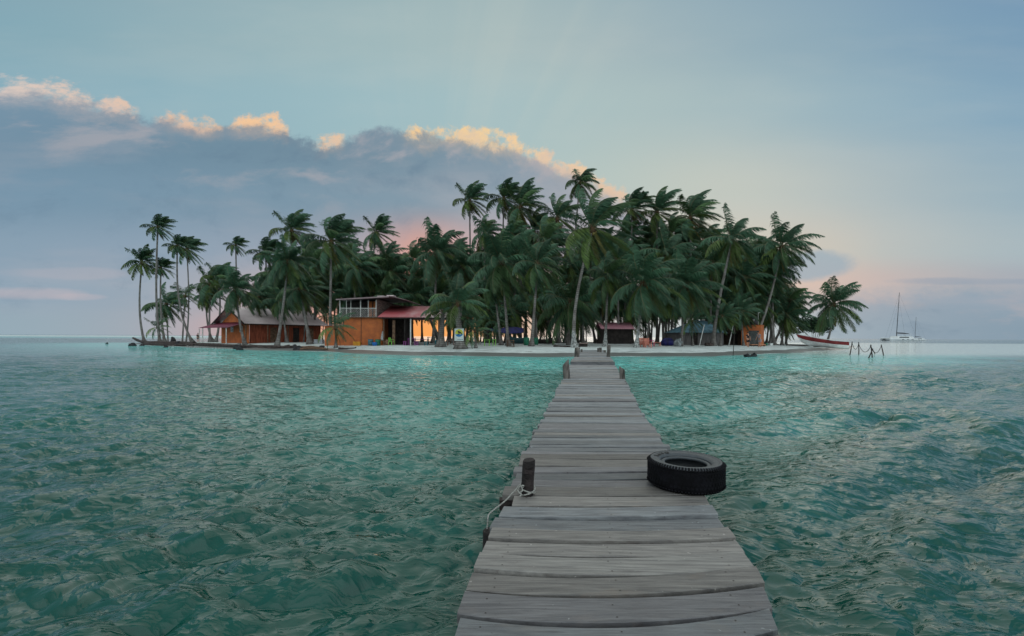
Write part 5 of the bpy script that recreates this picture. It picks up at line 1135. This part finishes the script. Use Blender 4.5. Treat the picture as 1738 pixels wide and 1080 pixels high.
# ------------------------------------------------------------------ posts with ropes in the water at right
fn = empty('rope_fence', (*zpl(1470, 604), 0), 'crooked dark stakes joined by sagging ropes standing in the water off the right beach', 'fence')
SP = []
for (p0, p1) in (((1441, 602.5), (1446.5, 579.8)), ((1457.4, 602), (1457.4, 580.8)), ((1481, 606.7), (1478, 585)), ((1470, 607.7), (1481.5, 592)), ((1488.5, 600.5), (1477, 587)), ((1501, 603.6), (1495.5, 585))):
    b0 = Vector((*zpl(*p0), -.4)); t0 = pix(*p1, b0.y); SP.append((b0, t0)); mb = MB(); mb.tube([b0, b0.lerp(t0, .5)+Vector((.02, 0, 0)), t0], [.048, .042, .036], 7); mb.build('stake', M['drift'], fn)
mb = MB()
for i, j, sag in ((0, 1, .9), (1, 2, 1.0), (2, 5, .9)):
    p, q = SP[i][1]-Vector((0, 0, .15)), SP[j][1]-Vector((0, 0, .15)); mb.tube([p.lerp(q, t/10)-Vector((0, 0, sag*4*(t/10)*(1-t/10)*.62)) for t in range(11)], .022, 5)
mb.build('rope', M['darkrope'], fn)
# ------------------------------------------------------------------ catamarans
def catamaran(pbow, pstern, pmast, ptop, Y, label):
    x0, x1 = wx_(pbow, Y), wx_(pstern, Y); Ln = x1-x0; k = Ln; root = empty('catamaran', ((x0+x1)/2, Y, 0), label, 'catamaran'); fb = .1*k
    for sy in (-1, 1):
        mb = MB(); vs = []; n = 16
        for i in range(n+1):
            t = i/n; w_ = k*.045*min(1, (t/.3+.05)**.6)*(1 if t < .85 else 1-(t-.85)*1.6); zt = fb*(1.12-.25*t) if t < .9 else fb*(.89-(t-.9)*4); x = x0+Ln*t
            for (yy, zz) in ((-1, 1), (-.95, .5), (-.6, 0), (-.2, -.25), (.2, -.25), (.6, 0), (.95, .5), (1, 1)): vs.append((x, Y+sy*k*.2+yy*w_, zt*zz))
        mb.add(vs, [(i*8+j, (i+1)*8+j, (i+1)*8+j+1, i*8+j+1) for i in range(n) for j in range(7)]+[(i*8+7, (i+1)*8+7, (i+1)*8, i*8) for i in range(n)]+[tuple(range(8)), tuple(n*8+j for j in range(8))], True); h = mb.build('hull', M['gel'], root)
        for t in (.45, .62, .78):
            mb = MB(); mb.box((x0+Ln*t, Y+sy*k*.2-k*.0455, fb*.55), (k*.07, k*.006, fb*.16)); mb.build('porthole', M['glassdk'], h)
    mb = MB(); mb.box((x0+Ln*.6, Y, fb*.78), (Ln*.62, k*.36, fb*.36)); mb.build('bridge_deck', M['gel'], root)
    mb = MB(); mb.poly([(x0+Ln*.30, Y-k*.17, fb*.95), (x0+Ln*.36, Y-k*.16, fb*1.75), (x0+Ln*.84, Y-k*.16, fb*1.75), (x0+Ln*.93, Y-k*.17, fb*.95)], (0, k*.34, 0)); cb = mb.build('cabin', M['gel'], root)
    mb = MB(); mb.poly([(x0+Ln*.37, Y-k*.175, fb*1.12), (x0+Ln*.4, Y-k*.17, fb*1.5), (x0+Ln*.72, Y-k*.17, fb*1.5), (x0+Ln*.72, Y-k*.175, fb*1.12)], (0, k*.005, 0)); mb.build('cabin_window', M['glassdk'], cb)
    mb = MB(); mb.box((x0+Ln*.68, Y, fb*2.45), (Ln*.34, k*.28, fb*.12)); [mb.bar((x0+Ln*t, Y+sy*k*.12, fb*1.7), (x0+Ln*t, Y+sy*k*.12, fb*2.45), .1) for t in (.54, .82) for sy in (-1, 1)]; mb.build('flybridge_roof', M['gel'], root)
    mb = MB(); mb.box((x0+Ln*.08, Y, fb*.85), (Ln*.2, k*.34, fb*.06)); mb.build('trampoline', M['mast'], root)
    mt = Vector((wx_(pmast[0], Y), Y, fb*1.7)); tp_ = pix(ptop[0], ptop[1], Y); ll = (tp_-mt).length
    mb = MB(); mb.tube([mt, mt.lerp(tp_, .5), tp_], [k*.011, k*.0095, k*.006], 8); ma = mb.build('mast', M['mast'], root)
    mb = MB(); [mb.bar(mt.lerp(tp_, q)+Vector((0, -k*.06, 0)), mt.lerp(tp_, q)+Vector((0, k*.06, 0)), .08) for q in (.35, .65)]; mb.build('spreader', M['mast'], ma)
    b0 = mt+Vector((0, 0, ll*.075)); b1 = b0+Vector((Ln*.46, 0, -ll*.02)); mb = MB(); mb.tube([b0, b0.lerp(b1, .5)+Vector((0, 0, .12)), b1], [k*.018, k*.022, k*.01], 8); mb.build('boom_with_sail', M['sail'], root)
    mb = MB()
    for e, q in (((x0+Ln*.02, Y, fb*1.1), .97), ((x0+Ln*.16, Y, fb*1.1), .8), ((x0+Ln*.55, Y-k*.22, fb), .85), ((x0+Ln*.6, Y+k*.22, fb), .85), ((x0+Ln*.97, Y-k*.2, fb*.9), .98)): mb.tube([Vector(e), mt.lerp(tp_, q)], k*.0016, 4)
    mb.build('rigging', M['mast'], root)
catamaran(1502, 1549, (1521.5, 568), (1526.5, 496.5), 330, 'large white catamaran with a tall dark mast anchored off the right side')
catamaran(1545, 1568, (1552.8, 568), (1555, 538), 430, 'smaller white catamaran with a short mast behind the stern of the large one')
# ------------------------------------------------------------------ driftwood, rocks
def log(pts, r, label, group=None, m='drift'):
    P = []
    for px, py, up_ in pts: q = ground(px, py); P.append(q+Vector((0, 0, up_)))
    P = smooth(P, 4); n = len(P); mb = MB(); mb.tube(P, [r*(1-.5*i/n)*(1+.12*math.sin(i*1.7+r*9)) for i in range(n)], 9); return mb.single('driftwood_log', M[m], P[0], label, 'log', group)
log([(330, 585.5, .12), (290, 585, .15), (255, 584, .2), (238, 583, .35), (226, 582.5, .9)], .34, 'fallen palm trunk at the far left tip with its thin end curving up')
log([(246, 585.5, .1), (285, 587, .1), (330, 587.5, .1)], .26, 'dark log at the waterline under the left spit palms')
log([(318, 586.5, .12), (370, 588.5, .12), (425, 590.5, .1)], .3, 'long dark log along the shore in front of the left hut gable')
log([(425, 590.5, .1), (475, 591.5, .1), (505, 591, .1)], .26, 'reddish dark log on the shore before the middle of the long hut')
log([(440, 592, .05), (466, 592.5, .1), (492, 590.5, .25)], .16, 'thin branch lying across the shore log')
log([(505, 594.3, .05), (530, 594, .12), (556, 594.2, .05)], .13, 'thin brown branch right of the dark stranded stump', m='wood')
log([(508, 591.8, .1), (530, 592, .16), (552, 593.2, .08)], .14, 'second brown branch behind the thin one right of the stranded stump', m='wood')
log([(575, 592.5, .06), (598, 592.8, .06), (604, 592, .1)], .09, 'dark twig on the sand right of the small young palm')
log([(1335, 586.8, .08), (1362, 587.6, .1), (1385, 588, .06)], .12, 'thin dark branch on the sand left of the beached boat')
log([(940, 589.3, .1), (960, 589.6, .08), (985, 589.4, .06)], .09, 'thin stick on the sand left of the jetty foot')
def rock(px, py, wpx, hpx, label, seed, m='rock', group=None, z=None):
    c = ground(px, py) if z is None else Vector((*zpl(px, py), 0)); k = c.y/F; mb = MB(); mb.ball(c+Vector((0, 0, hpx*k*.2)), .5, wpx*k, wpx*k*.7, hpx*k*1.4, 12, jit=.55, seed=seed)
    return mb.single('rock', M[m], c, label, 'rock', group)
rock(224.5, 587.5, 12, 6, 'black rock in the water left of the island tip', 1, z=0)
rock(181.5, 583.8, 4, 2.6, 'tiny black rock far out in the water left of the island', 2, z=0)
rock(241, 588.5, 9, 4, 'dark rock under the roots of the lone left palm', 3)
rock(281, 590, 7, 4, 'dark rock at the waterline under the spit logs', 4, z=0)
rock(403, 592, 14, 7, 'dark boulder in front of the bent palm by the hut gable', 6)
rock(407, 594.5, 12, 5, 'black rock in the shallows before the bent palm', 7, z=0)
rock(405, 587, 11, 4, 'pale heap of coral on the dark boulder', 8, 'palerock')
rock(428, 588, 7, 3, 'pale coral lump right of the bent palm', 9, 'palerock')
rock(506, 594, 15, 7.5, 'dark stranded stump-like rock on the shore before the long hut', 10)
rock(500, 591, 8, 6, 'upright dark stone behind the stranded rock', 11)
rock(546, 591, 10, 4.5, 'small dark rock on the sand before the orange annex', 12)
rock(1268.5, 606, 13, 6, 'left one of two black rocks at the waterline', 13, z=0)
rock(1279.5, 605.6, 11, 6.5, 'right one of two black rocks at the waterline', 14, z=0)
rock(303, 585.5, 11, 6, 'dark mound of roots between the spit palm trunks', 15)
rock(293.5, 583.5, 9, 11, 'pointed dark stump between the trunks on the left spit', 16)
rock(361, 586.5, 6, 4, 'yellowish stone on the sand left of the hut', 17, 'palerock')
rock(1001, 589, 1, 1, 'pebble by the jetty foot', 18, 'palerock')
for k, (px, py) in enumerate([(293, 589), (318, 589), (328, 590), (340, 590), (352, 591), (366, 591.5), (378, 592), (440, 593), (455, 593.5), (1320, 586), (1330, 586.5), (1341, 586.5), (1350, 587)]):
    rock(px, py, random.uniform(3, 5.5), random.uniform(1.6, 2.6), 'small pale coral stone scattered along the shore logs' if px < 1000 else 'small dark stone strewn at the right edge of the grove', 30+k, 'palerock' if px < 1000 else 'rock', 'coral stones along the left shore' if px < 1000 else 'stones at the right grove edge')
# black bench at the jetty foot
c = ground(990, 588.8); k = c.y/F; root = empty('bench', c, 'low dark bench beside the whitewashed trunk at the jetty foot', 'bench'); mb = MB(); mb.box(c+Vector((0, 0, .34)), (15*k, .5, .07)); mb.build('seat', M['plank'], root)
mb = MB(); mb.box(c+Vector((0, 0, .15)), (13.5*k, .4, .3)); mb.build('base', M['dark'], root)
print('objects', len(bpy.data.objects))
